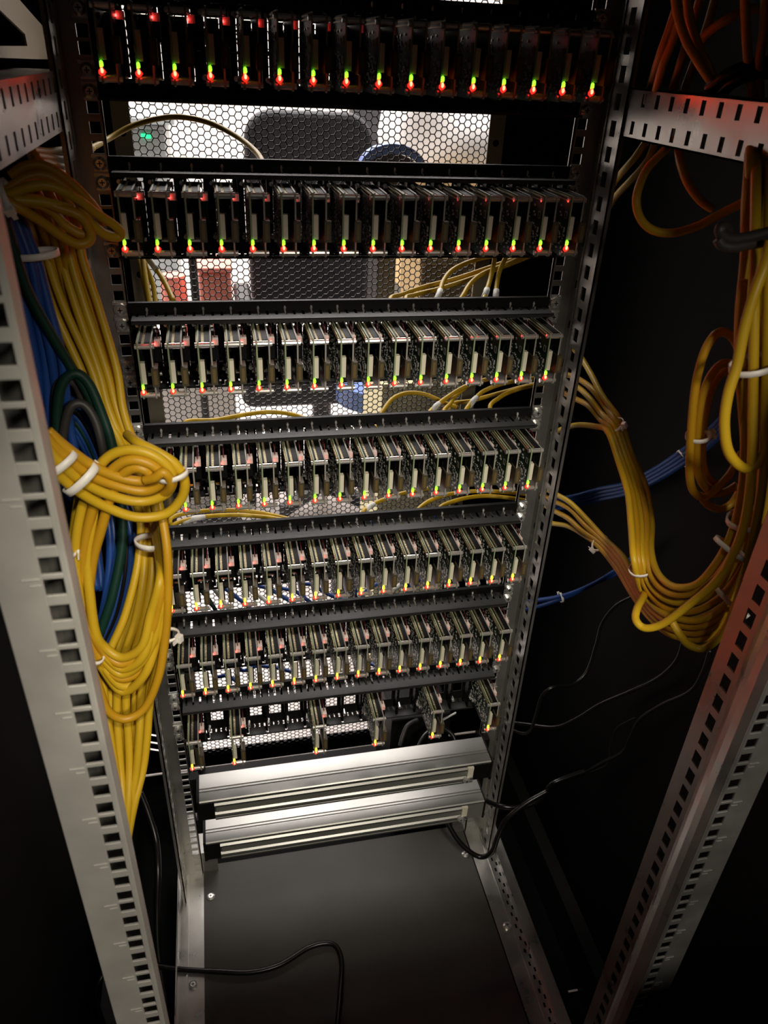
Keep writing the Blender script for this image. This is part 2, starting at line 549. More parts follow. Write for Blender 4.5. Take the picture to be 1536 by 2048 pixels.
me_screw_z = screw_mesh(6.2, 4.6, 'z').mesh('floor_screw', [M['chrome'], M['black_gloss']])
for x_, y_ in ((-213, -43), (212, -43), (-213, -330), (207, -330)):
    link_part('plate_screw', me_screw_z, t, (x_ - base[0], y_ - base[1], -1200 - base[2]))
for sgn, lab in ((-1, 'bright galvanised base rail along the left of the plate'), (1, 'galvanised perforated base rail along the right of the plate')):
    base = (sgn * 245, -220, -1206)
    t = thing('base_rail', base, lab, 'rail')
    f = MB(); f.box(*sorted((sgn * 224, sgn * 262)), -466, 120, -1202, -1200)
    f.box(*sorted((sgn * 247, sgn * 250)), -466, 120, -1200, -1197.5)
    f.box(*sorted((sgn * 262, sgn * 264)), -466, 120, -1202, -1188)
    if sgn > 0: f.box(264, 278, -466, 120, -1190, -1188)
    put('channel', f, M['galv'], t, base, world_base=base)
    if sgn > 0:
        h = MB()
        for i in range(24):
            yy = 0 - i * 19.5
            h.box(252.6, 255.4, yy - 4, yy + 2, -1199.9, -1199.4); h.box(257.6, 260.4, yy - 13, yy - 7, -1199.9, -1199.4)
        o = put('slot', h, M['wall_black'], t, base, world_base=base); o['kind'] = 'stuff'
    link_part('rail_screw', me_screw_z, t, (sgn * 240 - base[0], -174 - base[1], -1200 - base[2]))
    # foot bracket that holds the mounting rail
    f = MB(); f.box(*sorted((sgn * 200, sgn * 250)), 2.8, 5, -1200, -1150)
    put('foot_bracket', f, M['galv'], t, base, world_base=base)
for sgn, lab in ((1, 'dark diagonal looking cabinet base beam on the lower right'), (-1, 'dark cabinet base beam on the lower left')):
    base = (sgn * 357, -150, FZ + 6)
    tag(put('base_beam', MB().box(*sorted((sgn * 346, sgn * 368)), -620, 290, FZ + 6, -1205), M['black'], None, base), lab, 'beam')

# ------------------------------------------------------------------ panels
me_screw = screw_mesh(6.0, 4.2, 'y').mesh('mounting_screw', [M['chrome'], M['black_gloss']])
nutm = MB()
nutm.box(-6.2, 6.2, -1.2, 0.8, 5.2, 7.0); nutm.box(-6.2, 6.2, -1.0, 0.8, -7.0, -5.2)
nutm.box(-5.0, 5.0, -0.6, 0.6, -5.4, 5.4); nutm.box(-6.8, -4.8, -1.6, 0.4, 4.4, 7.4); nutm.box(4.8, 6.8, -1.6, 0.4, 4.4, 7.4)
me_nut = nutm.mesh('cage_nut', M['zinc'])
BX = [-213 + 27.5 * i for i in range(16)]     # board pitch
BORG = (0, -32, -67.5)


def make_panel_meshes():
    f = MB()
    top, bot, Y0, YB = 6.0, -82.6, 0.0, 12.0
    f.box(-226, 226, Y0 - 1.2, Y0, -4.2, top)                    # front top strip
    f.box(-226, 226, Y0, 4, top - 1.2, top)                     # folded lip
    f.box(-226, -220.5, Y0 - 1.2, Y0, bot, -5.0); f.box(220.5, 226, Y0 - 1.2, Y0, bot, -5.0)
    f.box(-226, 226, YB, YB + 1.2, -12.0, -3.0)  ; f.box(-226, 226, 0, YB, -4.2, -3.0)                   # back plate, top
    f.box(-226, 226, YB, YB + 1.2, bot, -66.0)                   # back plate, bottom
    xs = [-226.0]
    for i in range(16):
        xs += [BX[i] - 1.5, BX[i] + 15.5]
    xs.append(226.0)
    for j in range(0, len(xs), 2):
        f.box(xs[j], xs[j + 1], YB, YB + 1.2, -66.0, -12.0)
    face = f.mesh('face_plate', M['black'])
    # comb ledge
    g = MB()
    g.box(-221, 221, -28.5, -15.0, -5.2, -4.0)
    g.box(-221, 221, -28.5, -27.3, -8.0, -4.0)
    n = 48
    px = 442.0 / n
    cur = -221.0
    for i in range(n):
        c = -221 + px * (i + 0.5)
        g.box(cur, c - 1.4, -15.0, 0, -5.2, -4.0); cur = c + 1.4
    g.box(cur, 221, -15.0, 0, -5.2, -4.0)
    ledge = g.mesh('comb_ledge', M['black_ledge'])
    p = MB()
    p.cyl((0, -2.4, -7.5), 1.0, 9.0, 'z', 8); p.cyl((0, -2.4, -1.5), 1.5, 1.6, 'z', 8)
    p.cyl((0, -7.0, -6.2), 0.9, 3.4, 'z', 8)
    pins = p.mesh('locating_pin', M['chrome'])
    b = MB()
    for i in range(16):
        x0, x1 = BX[i] - 4.5, BX[i] + 19.5
        b.box(x0, x1, -10, 4, bot, bot + 1.2)
        w = (x1 - x0)
        for k_ in range(3):
            a = x0 + 1.5 + k_ * (w - 3) / 3 + 0.9; c = x0 + 1.5 + (k_ + 1) * (w - 3) / 3 - 0.9
            b.box(a, c, 4, YB, bot, bot + 1.2)
    b.box(-226, 226, -10.6, -9.4, bot, bot + 2.4)
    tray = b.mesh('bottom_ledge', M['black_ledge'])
    d = MB(); d.box(-0.7, 0.7, -6, YB, -81, -6); d.box(-0.7, 2.6, -6, -4.8, -81, -6)
    for q in range(8): d.box(-0.9, 1.1, -7.0, -6.0, -20 - q * 7.5, -17.5 - q * 7.5)
    div = d.mesh('divider', M['black'])
    s = MB(); s.cyl((0, 0, 0), 2.2, -6.5, 'y', 10); s.cyl((0, -6.5, 0), 2.2, -3.0, 'y', 10)
    thumb = s.mesh('thumb_screw', M['chrome'])
    return face, ledge, pins, tray, div, thumb


PM = make_panel_meshes()
for r in range(7):
    zt = -r * PITCH
    base = (0, 0, zt - 82.6)
    lab = ('%s black sixteen-slot rack panel %s' % (ROW[r], ['at the very top of the picture', 'counted from the top, under the arching yellow cable',
           'counted from the top, with comb notches', 'counted from the top, beside the yellow coil', 'counted from the top',
           'counted from the top, right above the half empty one', 'with only six boards, above the aluminium bars'][r]))
    t = thing('rack_panel', base, lab, 'panel')
    dz = zt - base[2]
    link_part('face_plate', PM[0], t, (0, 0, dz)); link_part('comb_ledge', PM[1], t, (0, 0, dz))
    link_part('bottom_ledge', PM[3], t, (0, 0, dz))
    for i in range(16):
        link_part('locating_pin', PM[2], t, (-221 + 442.0 / 48 * (3 * i + 1.5), 0, dz))
    for i in range(17):
        link_part('divider', PM[4], t, (-213 - 7.5 + 27.5 * i, 0, dz))
    for i in range(16):
        link_part('thumb_screw', PM[5], t, (BX[i] - 4.2, -1.5, dz - 14)); link_part('thumb_screw', PM[5], t, (BX[i] - 4.2, -1.5, dz - 62))
    for sgn in (-1, 1):
        for hz in (0, -15.875, -60.325, -76.2):
            s_ = link_part('mounting_screw', me_screw, t, (sgn * 232.5, -1.5, dz + hz))
            link_part('cage_nut', me_nut, s_, (0, 1.0, 0))

# ------------------------------------------------------------------ boards
def rrect(y0, y1, z0, z1, r, n=4):
    out = []
    for cy, cz, a0 in ((y1 - r, z1 - r, 0), (y0 + r, z1 - r, 90), (y0 + r, z0 + r, 180), (y1 - r, z0 + r, 270)):
        for i in range(n + 1):
            a = math.radians(a0 + 90 * i / n); out.append((cy + r * math.cos(a), cz + r * math.sin(a)))
    return out


def board_meshes():
    O = BORG; D = {}

    def add(name, mb, mats, smooth=False): D.setdefault(name, []).append(mb.mesh(name, mats, O, smooth=smooth))
    m1 = MB().prism(rrect(-75, 10, -67.5, -11.5, 3), -1.0, 0.5, 'x', 0, 1)
    add('main_board', m1, [M['pcb'], M['pcb_edge']])
    pts = [(-75, -62), (-75, -53.5), (-62, -53.5), (-62, -34.5), (-75, -34.5), (-75, -14.5), (-74.1, -12.4), (-72, -11.5), (-10, -11.5), (-10, -67.5), (-72, -67.5), (-74.1, -66.6)]
    m2 = MB().prism(pts, 10.9, 12.4, 'x', 0, 1)
    add('hat_board', m2, [M['pcb2'], M['pcb2_edge']])
    for y, z_ in ((-71.3, -15.2), (-71.3, -63.8), (-13.5, -15.2), (-13.5, -63.8)):
        s = MB().cyl((0.5, y, z_), 2.7, 10.4, 'x', 10).cyl((-3.2, y, z_), 2.4, 2.2, 'x', 10).cyl((12.4, y, z_), 2.4, 2.4, 'x', 10)
        add('standoff', s, M['chrome'], False)
    h = MB(); h.box(5.4, 10.9, -68, -17, -17.8, -12.6); h.box(0.5, 2.8, -68, -17, -17.8, -12.2)
    add('pin_header', h, M['black_gloss'])
    g = MB()
    for i in range(20):
        y = -66.5 + i * 2.54
        g.box(2.8, 5.4, y - 0.5, y + 0.5, -14.0, -13.2); g.box(2.8, 5.4, y - 0.45, y + 0.45, -17.0, -16.2)
        g.box(-2.3, -1.0, y - 0.5, y + 0.5, -14.0, -12.9); g.box(-2.3, -1.0, y - 0.5, y + 0.5, -16.9, -15.8)
    add('header_pins', g, M['gold'])
    add('ribbon_connector', MB().box(0.5, 4.6, -75.5, -69.5, -51.0, -30.0), M['cream'])
    add('connector_latch', MB().box(4.6, 6.0, -74.5, -70, -51.5, -29.5), M['black_gloss'])
    c = MB().box(9.8, 16.0, -78, -62, -53.2, -34.8); c.box(11.6, 14.4, -78.4, -78, -50.8, -37.2, 1)
    add('socket_clip', c, [M['brown'], M['brown_in']])
    add('activity_light', MB().prism([(-0.9, -55.6), (1.5, -55.6), (1.9, -54.6), (1.7, -52.2), (0.6, -51.2), (-0.7, -52.2)], -76.6, -75.0, 'y'), M['led_g'])
    add('power_light', MB().prism([(-2.2, -60.4), (-0.3, -62.0), (2.0, -61.0), (3.2, -59.2), (2.2, -57.6), (-1.2, -57.4), (-2.3, -58.6)], -76.4, -75.0, 'y'), M['led_r'])
    add('light_core', MB().prism([(-0.4, -59.6), (0.6, -60.2), (1.5, -59.2), (1.7, -57.8), (1.0, -56.2), (-0.2, -56.4), (-0.7, -58.0)], -77.2, -76.4, 'y'), M['led_hot'])
    add('power_plug', MB().box(13.1, 18.9, -48, -36, -23.5, -17.5), M['white_plug'])
    add('plug_light', MB().box(12.6, 13.9, -50, -48.3, -21.6, -20.0), M['led_r2'])
    add('power_socket', MB().box(12.7, 18.5, -50, -34, -38.0, -23.6).cyl((18.5, -46, -41), 1.2, 4, 'x', 8), M['black_gloss'])
    ch = MB(); rr = random.Random(3)
    for i in range(190):
        y = rr.uniform(-70, 5); z_ = rr.uniform(-62, -21); s = rr.choice((0.5, 0.7, 0.9, 1.3)); 
        if y < -58 and z_ > -40: continue
        ch.box(-1.0 - s * 0.8, -1.0, y - s * rr.uniform(.4, 1), y + s, z_ - s * rr.uniform(.3, .8), z_ + s * 0.6)
    add('solder_cluster', ch, M['chip'])
    p = MB().box(0.5, 3.0, -66, -56, -24, -20).box(0.5, 2.4, -45, -30, -48, -33).box(9.7, 10.9, -60, -40, -45, -28)
    p.box(-1.3, -1.0, -70, -64.5, -33, -26)
    add('chips', p, M['black_gloss'])
    sq = MB()
    for a, b_, c_, d_ in ((-69.5, -65, -26.8, -26.3), (-69.5, -65, -32.7, -32.2), (-69.8, -69.3, -32.7, -26.3), (-65.2, -64.7, -32.7, -26.3)):
        sq.box(-1.45, -1.3, a, b_, c_, d_)
    add('printed_square', sq, M['pcb2_edge'])
    e = MB().box(0.5, 10.7, -8, 10, -64, -47).box(-1.2, 15.2, 2, 10.5, -65, -25).box(0.5, 10.7, -6, 10, -30, -18)
    add('rear_port', e, M['black'])
    w = MB()
    a0 = None
    for i in range(8):
        t0 = math.pi * i / 8; t1 = math.pi * (i + 1) / 8
        y0_, z0_ = -42 + 22 * (1 - math.cos(t0)) / 2, -18 + 7 * math.sin(t0)
        y1_, z1_ = -42 + 22 * (1 - math.cos(t1)) / 2, -18 + 7 * math.sin(t1)
        w.prism([(y0_, z0_ - .5), (y1_, z1_ - .5), (y1_, z1_ + .5), (y0_, z0_ + .5)], 15.3, 16.3, 'x')
    add('red_lead', w, M['red_wire'])
    return D


M['red_wire'] = mat('red_wire', (0.10, 0.004, 0.006), 0.5)
BD = board_meshes()
sub = {'light_core': 'power_light', 'connector_latch': 'ribbon_connector', 'plug_light': 'power_plug', 'header_pins': 'pin_header'}
me_y = BD['activity_light'][0].copy(); me_y.materials[0] = M['led_y']


def make_board(i, r, idx_label, group):
    loc = (BX[i] + BORG[0], BORG[1], -r * PITCH + BORG[2])
    root = thing('circuit_board', loc, idx_label, 'circuit board', group)
    made = {}
    for nm, lst in BD.items():
        if nm in sub: continue
        for me_ in lst:
            if nm == 'activity_light' and r >= 4: me_ = me_y
            made[nm] = link_part(nm, me_, root)
    for nm, par in sub.items():
        link_part(nm, BD[nm][0], made[par])
    return root


SIDE = ['leftmost'] + [o_ + ' from the left' for o_ in ORD[1:15]] + ['rightmost']
for r in range(7):
    idxs = range(16) if r < 6 else (0, 2, 6, 9, 12, 15)
    for q, i in enumerate(idxs):
        rr = ('top row', 'second row from the top', 'third row from the top', 'fourth row from the top', 'fifth row from the top',
              'sixth row from the top', 'lowest row')[r]
        if r < 6: pos = SIDE[i]
        else: pos = ['leftmost', 'second from the left', 'third from the left', 'fourth from the left', 'fifth from the left', 'rightmost'][q]
        make_board(i, r, 'red lit circuit board in the %s, %s' % (rr, pos), 'circuit boards in the %s' % rr)

# ------------------------------------------------------------------ aluminium power strips
def strip(zt, x0, x1, label, dark_left):
    base = (0, -36, zt - 42)
    t = thing('power_strip', base, label, 'power strip')
    H = 42; yf, yb = -60, -12
    # profile (y, z): flat top, twin grooves, front recess
    prof = [(yb, zt), (-37, zt), (-38, zt - 1.4), (-39.4, zt - 1.4), (-40.2, zt), (-42, zt), (-42.8, zt - 1.4), (-44.2, zt - 1.4), (-45, zt),
            (-58.5, zt - 0.6), (yf, zt - 2.0), (yf, zt - 5), (-57.5, zt - 7), (-57.5, zt - 10), (-60.5, zt - 12), (-60.5, zt - 15), (-56.5, zt - 18),
            (-56.5, zt - 30), (-59.5, zt - 32.5), (-60.8, zt - 35), (-60.8, zt - 37), (-59.4, zt - 38), (-60.6, zt - 39.4), (-60.6, zt - H), (yb, zt - H)]
    top = MB().prism([p for p in prof if p[1] > zt - 6] + [(-54, zt - 5), (yb, zt - 5)], x0, x1, 'x')
    put('top_shell', top, M['alu'], t, base, world_base=base)
    fr_ = prof[11:]
    body = MB().prism([(-54, zt - 5)] + fr_ + [(yb, zt - 5)], x0 + 20, x1 - 26, 'x')
    put('front_profile', body, M['alu'], t, base, world_base=base)
    put('face_insert', MB().box(x0 + 22, x1 - 34, -57.2, -56.4, zt - 30, zt - 18), M['alu_dark'], t, base, world_base=base)
    e = MB().box(x0 - 4, x0, -60, -10, zt - H, zt); e.box(x0 - 3, x0 + 20, -58.5, -12, zt - H, zt - 6)
    put('end_cap', e, M['black'], t, base, world_base=base)
    e = MB().box(x1, x1 + 3, -60, -10, zt - H, zt - 1)
    put('end_cap', e, M['black'], t, base, world_base=base)
    e = MB().box(x1 - 26, x1, -59, -12, zt - 39, zt - 6)
    put('end_block', e, M['black'] if dark_left else M['alu_dark'], t, base, world_base=base)
    put('label_tab', MB().box(x1 - 36, x1 - 27, -61.2, -57, zt - 28, zt - 9), M['cream'], t, base, world_base=base)
    link_part('face_screw', me_screw, t, (x1 - 37, -61.4 - base[1], zt - 33 - base[2]))
    put('rear_bracket', MB().box(x0 - 14, x0 - 2, -14, 0.5, zt - 38, zt - 6).box(x1 + 1, x1 + 14, -14, 0.5, zt - 38, zt - 6), M['black'], t, base, world_base=base)


strip(-948, -211, 222, 'upper silver aluminium power strip below the lowest boards', True)
strip(-1040, -209, 222, 'lower silver aluminium power strip just above the base plate', False)

# ------------------------------------------------------------------ cables
def catmull(pts, n=8):
    out = []
    k = len(pts)
    for i in range(k - 1):
        p0 = pts[max(0, i - 1)]; p1 = pts[i]; p2 = pts[i + 1]; p3 = pts[min(k - 1, i + 2)]
        for j in range(n):
            t_ = j / n
            out.append(0.5 * ((2 * p1) + (p2 - p0) * t_ + (2 * p0 - 5 * p1 + 4 * p2 - p3) * t_ * t_ + (3 * p1 - p0 - 3 * p2 + p3) * t_ ** 3))
    out.append(pts[-1])
    return out


def sweep(pts, r, seg=10):
    """pipe around a polyline with a rotation-minimising frame"""
    mb = MB(); N = len(pts)
    T = [(pts[min(N - 1, i + 1)] - pts[max(0, i - 1)]).normalized() for i in range(N)]
    a = Vector((0, 0, 1)) if abs(T[0].z) < 0.9 else Vector((1, 0, 0))
    u_ = T[0].cross(a).normalized()
    cs = [(math.cos(2 * math.pi * k / seg), math.sin(2 * math.pi * k / seg)) for k in range(seg)]
    for i, p in enumerate(pts):
        u_ = (u_ - T[i] * u_.dot(T[i])).normalized(); w_ = T[i].cross(u_)
        for c, s_ in cs:
            q = p + u_ * (r * c) + w_ * (r * s_); mb.v.append((q.x, q.y, q.z))
    for i in range(N - 1):
        for k in range(seg):
            l = (k + 1) % seg; A = i * seg; B = A + seg
            mb.f.append((A + k, A + l, B + l, B + k))
    mb.f.append(tuple(range(seg))[::-1]); mb.f.append(tuple((N - 1) * seg + k for k in range(seg)))
    mb.mi = [0] * len(mb.f)
    return mb


def tube(name, pts, r, m, n=8):
    """pts: mm Vectors; object origin at first point"""
    pts = catmull(pts, n)
    o0 = tuple(pts[0])
    return put(name, sweep(pts, r), m, None, o0, smooth=True)


def cable(uvY, label, m='yellow', r=3.4, group=None, name='network_cable', Y=None):
    pts = [PC(*(q if len(q) == 3 else (q[0], q[1], Y))) for q in uvY]
    o = tube(name, pts, r, M[m])
    return tag(o, label, 'cable', group)


def bundle(path, n, label, group, m='yellow', r=3.4, seed=1, layers=2):
    """path: (u_left, u_right, v, Y); cables spread between the two edges"""
    rg = random.Random(seed)
    res = []
    for k_ in range(n):
        t0 = (k_ + 0.5) / n
        ph = rg.uniform(0, 6.28); lay = (k_ % layers)
        pts = []
        for j, (ul, ur, v, Y) in enumerate(path):
            t_ = min(0.97, max(0.03, t0 + 0.35 / n * math.sin(ph + j * 0.9)))
            pts.append(P(ul + (ur - ul) * t_, v + rg.uniform(-4, 4), Y + lay * 8.0 + 2.5 * math.sin(ph * 2 + j)))
        mm = m[k_ % len(m)] if isinstance(m, (list, tuple)) else m
        o = tube('network_cable', pts, r, M[mm])
        res.append(tag(o, '%s, %s' % (label, ('leftmost' if k_ == 0 else 'rightmost' if k_ == n - 1 else ORD[k_] + ' from its left')), 'cable', group))
    return res


def tie(u, v, Y, du, dv, a, b, label, head=None, w=4.0):
    """nylon strap round a bundle at pixel (u, v); (du, dv) = direction of the bundle on the picture"""
    c = P(u, v, Y)
    d = (P(u + du, v + dv, Y) - c).normalized()
    side = d.cross(FWD).normalized(); up = side.cross(d).normalized()
    mb = MB(); seg = 20
    for i in range(seg):
        an = 2 * math.pi * i / seg
        for rr in (0, 1.3):
            q = c + side * ((a + rr) * math.cos(an)) + up * ((b + rr) * math.sin(an))
            for s in (-w / 2, w / 2):
                e_ = q + d * s; mb.v.append((e_.x, e_.y, e_.z))
    for i in range(seg):
        j = (i + 1) % seg; A = 4 * i; B = 4 * j
        mb.f += [(A + 2, A + 3, B + 3, B + 2), (A, B, B + 1, A + 1), (A, A + 2, B + 2, B), (A + 1, B + 1, B + 3, A + 3)]; mb.mi += [0] * 4
    base = (c.x, c.y, c.z)
    t_ = thing('cable_tie', base, label, 'cable tie')
    put('strap', mb, M['tie'], t_, base, world_base=base, smooth=True)
    if head is not None:
        an = math.radians(head)
        h = c + side * ((a + 2.5) * math.cos(an)) + up * ((b + 2.5) * math.sin(an))
        hb = MB(); n0 = side * math.cos(an) + up * math.sin(an); t1 = d.cross(n0).normalized()
        for s0 in (-2.6, 2.6):
            for s1 in (-3.4, 3.4):
                for s2 in (-2.4, 2.8):
                    q = h + n0 * s0 + d * s1 + t1 * s2; hb.v.append((q.x, q.y, q.z))
        hb.f = [(0, 1, 3, 2), (4, 6, 7, 5), (0, 4, 5, 1), (2, 3, 7, 6), (0, 2, 6, 4), (1, 5, 7, 3)]; hb.mi = [0] * 6
        o_ = put('head', hb, M['tie'], t_, base, world_base=base); bevel(o_, 0.6, 2)
        tb = MB()
        for k_ in range(2):
            for s0, s1 in ((-0.5, -1.6), (-0.5, 1.6), (0.5, -1.6), (0.5, 1.6)):
                q = h + n0 * s0 + d * s1 + t1 * (2.5 + k_ * 5.5); tb.v.append((q.x, q.y, q.z))
        tb.f = [(0, 1, 3, 2), (4, 6, 7, 5), (0, 4, 5, 1), (2, 3, 7, 6), (0, 2, 6, 4), (1, 5, 7, 3)]; tb.mi = [0] * 6
        put('tail', tb, M['tie'], t_, base, world_base=base)
    return t_


# ---- left side
G = 'yellow cables of the left trunk'
bundle([(20, 100, 345, -120), (45, 150, 420, -130), (70, 168, 512, -140), (100, 200, 612, -150), (160, 238, 740, -165), (187, 252, 815, -175), (224, 272, 885, -190),
        (255, 310, 960, -215), (276, 326, 1040, -235), (278, 322, 1085, -245), (270, 336, 1150, -262), (245, 335, 1240, -280), (205, 325, 1330, -295),
        (200, 310, 1400, -305), (212, 300, 1470, -318), (226, 288, 1540, -330), (240, 270, 1610, -345), (246, 258, 1660, -355), (238, 248, 1740, -375)],
       9, 'yellow cable in the left trunk', G, 'yellow', 3.4, 4, 2)
bundle([(30, 62, 330, -165), (60, 110, 400, -165), (85, 130, 460, -150), (110, 150, 560, -138), (140, 180, 680, -140), (170, 215, 800, -155), (215, 255, 900, -170)], 3,
       'yellow cable in front of the trunk top at upper left', 'yellow cables crossing at the upper left trunk', 'yellow2', 3.4, 9, 1)
GB = 'blue cables of the left trunk'
bundle([(-15, 30, 400, -190), (8, 48, 450, -190), (32, 76, 520, -190), (44, 100, 612, -190), (60, 128, 700, -190), (70, 140, 780, -190), (76, 150, 860, -190),
        (88, 170, 960, -200), (130, 190, 1060, -215), (170, 205, 1180, -235)], 7, 'blue cable in the straight far left bundle', GB, 'blue', 3.6, 5, 2)
for k_, (dx, m_) in enumerate(((0, 'blue'), (9, 'blue'), (18, 'cable_black'), (27, 'blue'), (36, 'green'), (45, 'blue'), (54, 'blue'))):
    lab = {'blue': 'blue cable looped in the nested coil behind the yellow coil', 'cable_black': 'black cable looped among the blue coil on the left',
           'green': 'inner dark green cable looped among the blue coil'}[m_]
    nth = ['outermost', 'second', '', 'third', '', 'fourth', 'innermost'][k_]
    if m_ == 'blue': lab = nth + ' ' + lab
    cable([(105 + dx * .7, 1000, -185), (103 + dx * .7, 900, -180), (118 + dx * .6, 830 + dx, -175), (150, 800 + dx * 1.2, -172), (190 - dx * .3, 850 + dx, -180), (228 - dx * .5, 950 + dx * .4, -200),
           (266 - dx * .9, 1050, -222), (268 - dx * .9, 1130, -235), (250 - dx * .8, 1220, -250), (215 - dx * .5, 1290 - dx * .3, -262), (190 - dx * .3, 1320 - dx * .5, -270)], lab, m_, 3.4,
          'blue cables coiled at the left' if m_ == 'blue' else None)
cable([(10, 440, -205), (25, 490, -205), (55, 580, -203), (95, 655, -200), (140, 730, -196), (175, 785, -195), (205, 850, -200), (228, 920, -210)],
      'dark green cable slanting across the blue bundle on the left', 'green', 3.8)
cable([(118, 920, -205), (114, 830, -202), (124, 770, -200), (150, 747, -198), (178, 768, -198), (205, 830, -203), (224, 890, -210), (240, 980, -222), (245, 1080, -238), (225, 1190, -255), (198, 1270, -265)],
      'dark green cable arching over the blue coil on the left', 'green', 4.0)
cable([(124, 960, -206), (124, 890, -207), (138, 820, -206), (165, 808, -204), (190, 840, -207), (206, 900, -212), (214, 970, -214)], 'dark grey cable arched just inside the green one', 'cable_grey', 3.6)
cable([(112, 930, -196), (110, 850, -196), (111, 790, -194), (122, 762, -192), (150, 768, -188), (165, 800, -186)], 'dull violet grey cable just behind the green arch', 'cable_grey', 3.4)

# top left loops
cable([(14, 392, -215), (55, 375, -213), (100, 372, -210), (150, 395, -205), (195, 428, -196), (228, 450, -190), (241, 465, -186), (236, 474, -186), (212, 470, -190), (182, 448, -197), (140, 420, -204), (90, 405, -210), (25, 400, -216)],
      'bright yellow cable loop pointing to the left rail near the second row', 'yellow')
cable([(8, 398, -222), (45, 420, -220), (85, 445, -214), (120, 470, -210), (155, 488, -206), (178, 482, -204), (180, 462, -204), (160, 432, -206), (115, 415, -208), (75, 400, -210), (20, 396, -214)],
      'yellow cable loop hanging lowest at the upper left', 'yellow2')
cable([(20, 352, -205), (50, 333, -203), (90, 332, -200), (135, 360, -196), (175, 398, -192), (198, 428, -184), (206, 446, -178)], 'yellow cable arching highest over the upper left loops', 'yellow2')
cable([(2, 400, -214), (12, 386, -210), (30, 368, -208), (60, 352, -205), (95, 352, -202), (130, 375, -200), (165, 415, -198), (178, 450, -197), (165, 468, -200), (130, 450, -202), (100, 420, -205), (60, 405, -210), (10, 402, -216)],
      'orange yellow cable nested inside the upper left loops', 'yellow2')
for k_, (a, b_) in enumerate((((62, 300), 300), ((70, 312), 316), ((80, 325), 332), ((92, 338), 345))):
    cable([(a[0], a[1], -110), (95 + k_ * 6, a[1] + 4, -60), (125, b_ + 1, -10), (152, b_, 40), (185, b_ - 4, 80)],
          '%s of four yellow cables passing behind the left rail under the cross bar' % ['topmost', 'second from top', 'third from top', 'lowest'][k_], 'yellow', 3.4)
cable([(180, 296, 100), (195, 290, 120), (220, 276, 150), (262, 253, 170), (312, 238, 180), (362, 234, 180), (420, 246, 170), (475, 274, 140), (512, 304, 100), (528, 330, 60)],
      'single yellow cable arching in front of the mesh above the second row', 'yellow', 3.0)
tie(14, 392, -218, 20, -6, 10, 9, 'blurred white cable tie at the far left edge beside upper yellow loops', 200, 5)
tie(72, 508, -196, 6, 20, 15, 11, 'white cable tie round the blue and yellow trunk at upper left', None, 4.5)

# front coil on the left
Yc = -300
cable([(70, 880, -330), (95, 925, -325), (140, 970, -315), (200, 1008, -305), (270, 1034, -300), (330, 1028, -298), (362, 998, -298), (369, 962, -300), (350, 928, -300), (315, 905, -298), (275, 885, -290), (255, 870, -270)],
      'outermost yellow loop of the tied coil beside the fourth row', 'yellow', 3.6)
cable([(78, 872, -326), (110, 915, -322), (160, 960, -312), (220, 990, -304), (280, 1003, -300), (328, 990, -300), (345, 962, -302), (335, 932, -304), (300, 908, -304), (255, 900, -302), (215, 915, -300), (185, 955, -298), (165, 1010, -296), (152, 1080, -298), (152, 1150, -302)],
      'second yellow loop of the tied coil beside the fourth row', 'yellow', 3.6)
cable([(85, 866, -322), (122, 905, -318), (175, 948, -310), (230, 970, -304), (285, 982, -302), (318, 970, -303), (322, 948, -305), (300, 928, -306), (262, 920, -305), (230, 935, -303), (200, 975, -300), (182, 1030, -298), (168, 1100, -300), (162, 1180, -303)],
      'third yellow loop of the tied coil beside the fourth row', 'yellow2', 3.6)
cable([(95, 862, -318), (135, 897, -315), (190, 935, -308), (240, 955, -304), (280, 962, -303), (300, 952, -304), (290, 940, -306), (268, 936, -305), (245, 950, -303), (222, 990, -300), (205, 1050, -299), (186, 1120, -300), (176, 1200, -303)],
      'innermost yellow loop of the tied coil beside the fourth row', 'yellow2', 3.6)
cable([(290, 960, -306), (310, 955, -310), (325, 945, -311), (338, 955, -310), (340, 975, -306), (322, 990, -298), (290, 1000, -292)],
      'short yellow bend at the knot of the tied coil', 'yellow2', 3.4)
tie(116, 930, -318, 20, 20, 13, 8, 'left one of the two white ties on the horizontal yellow bundle', None, 5)
tie(162, 958, -313, 22, 18, 13, 8, 'wide white cable tie with square head left of the yellow coil', 60, 5.5)
tie(345, 950, -304, 10, 24, 10, 7, 'white cable tie with square head on the round yellow coil', 150, 3.5)

# lower loops
LG = 'yellow cables in the drooping loops at lower left'
for k_ in range(7):
    t_ = k_ / 6.0
    jj = [random.uniform(-5, 5) for _ in range(12)]
    cable([(165 + 40 * t_, 945, -276 + k_), (152 + 34 * t_, 1040 - 8 * t_, -288 - k_), (146 + 28 * t_ + jj[0], 1120, -300), (152 + 24 * t_ + jj[1], 1200, -304 + jj[9]), (172 + 18 * t_ + jj[2] * .5, 1280 - 12 * t_, -308 + jj[10]), (205 + 6 * t_, 1340 - 42 * t_ + jj[3], -312),
           (245, 1382 - 66 * t_ + jj[4], -316), (288 - 4 * t_, 1352 - 62 * t_ + jj[5], -314 + jj[8]), (318 - 12 * t_ + jj[6], 1280 - 52 * t_, -310), (334 - 14 * t_, 1190 - 30 * t_, -304), (334 - 16 * t_, 1110, -292 + 3 * k_), (322 - 14 * t_, 1040, -284 + 4 * k_)],
          '%s yellow loop counted from the outside of the drooping lower left loops' % (['outermost'] + ORD[1:6] + ['innermost'])[k_], ('yellow', 'yellow', 'yellow2')[k_ % 3], 3.7)
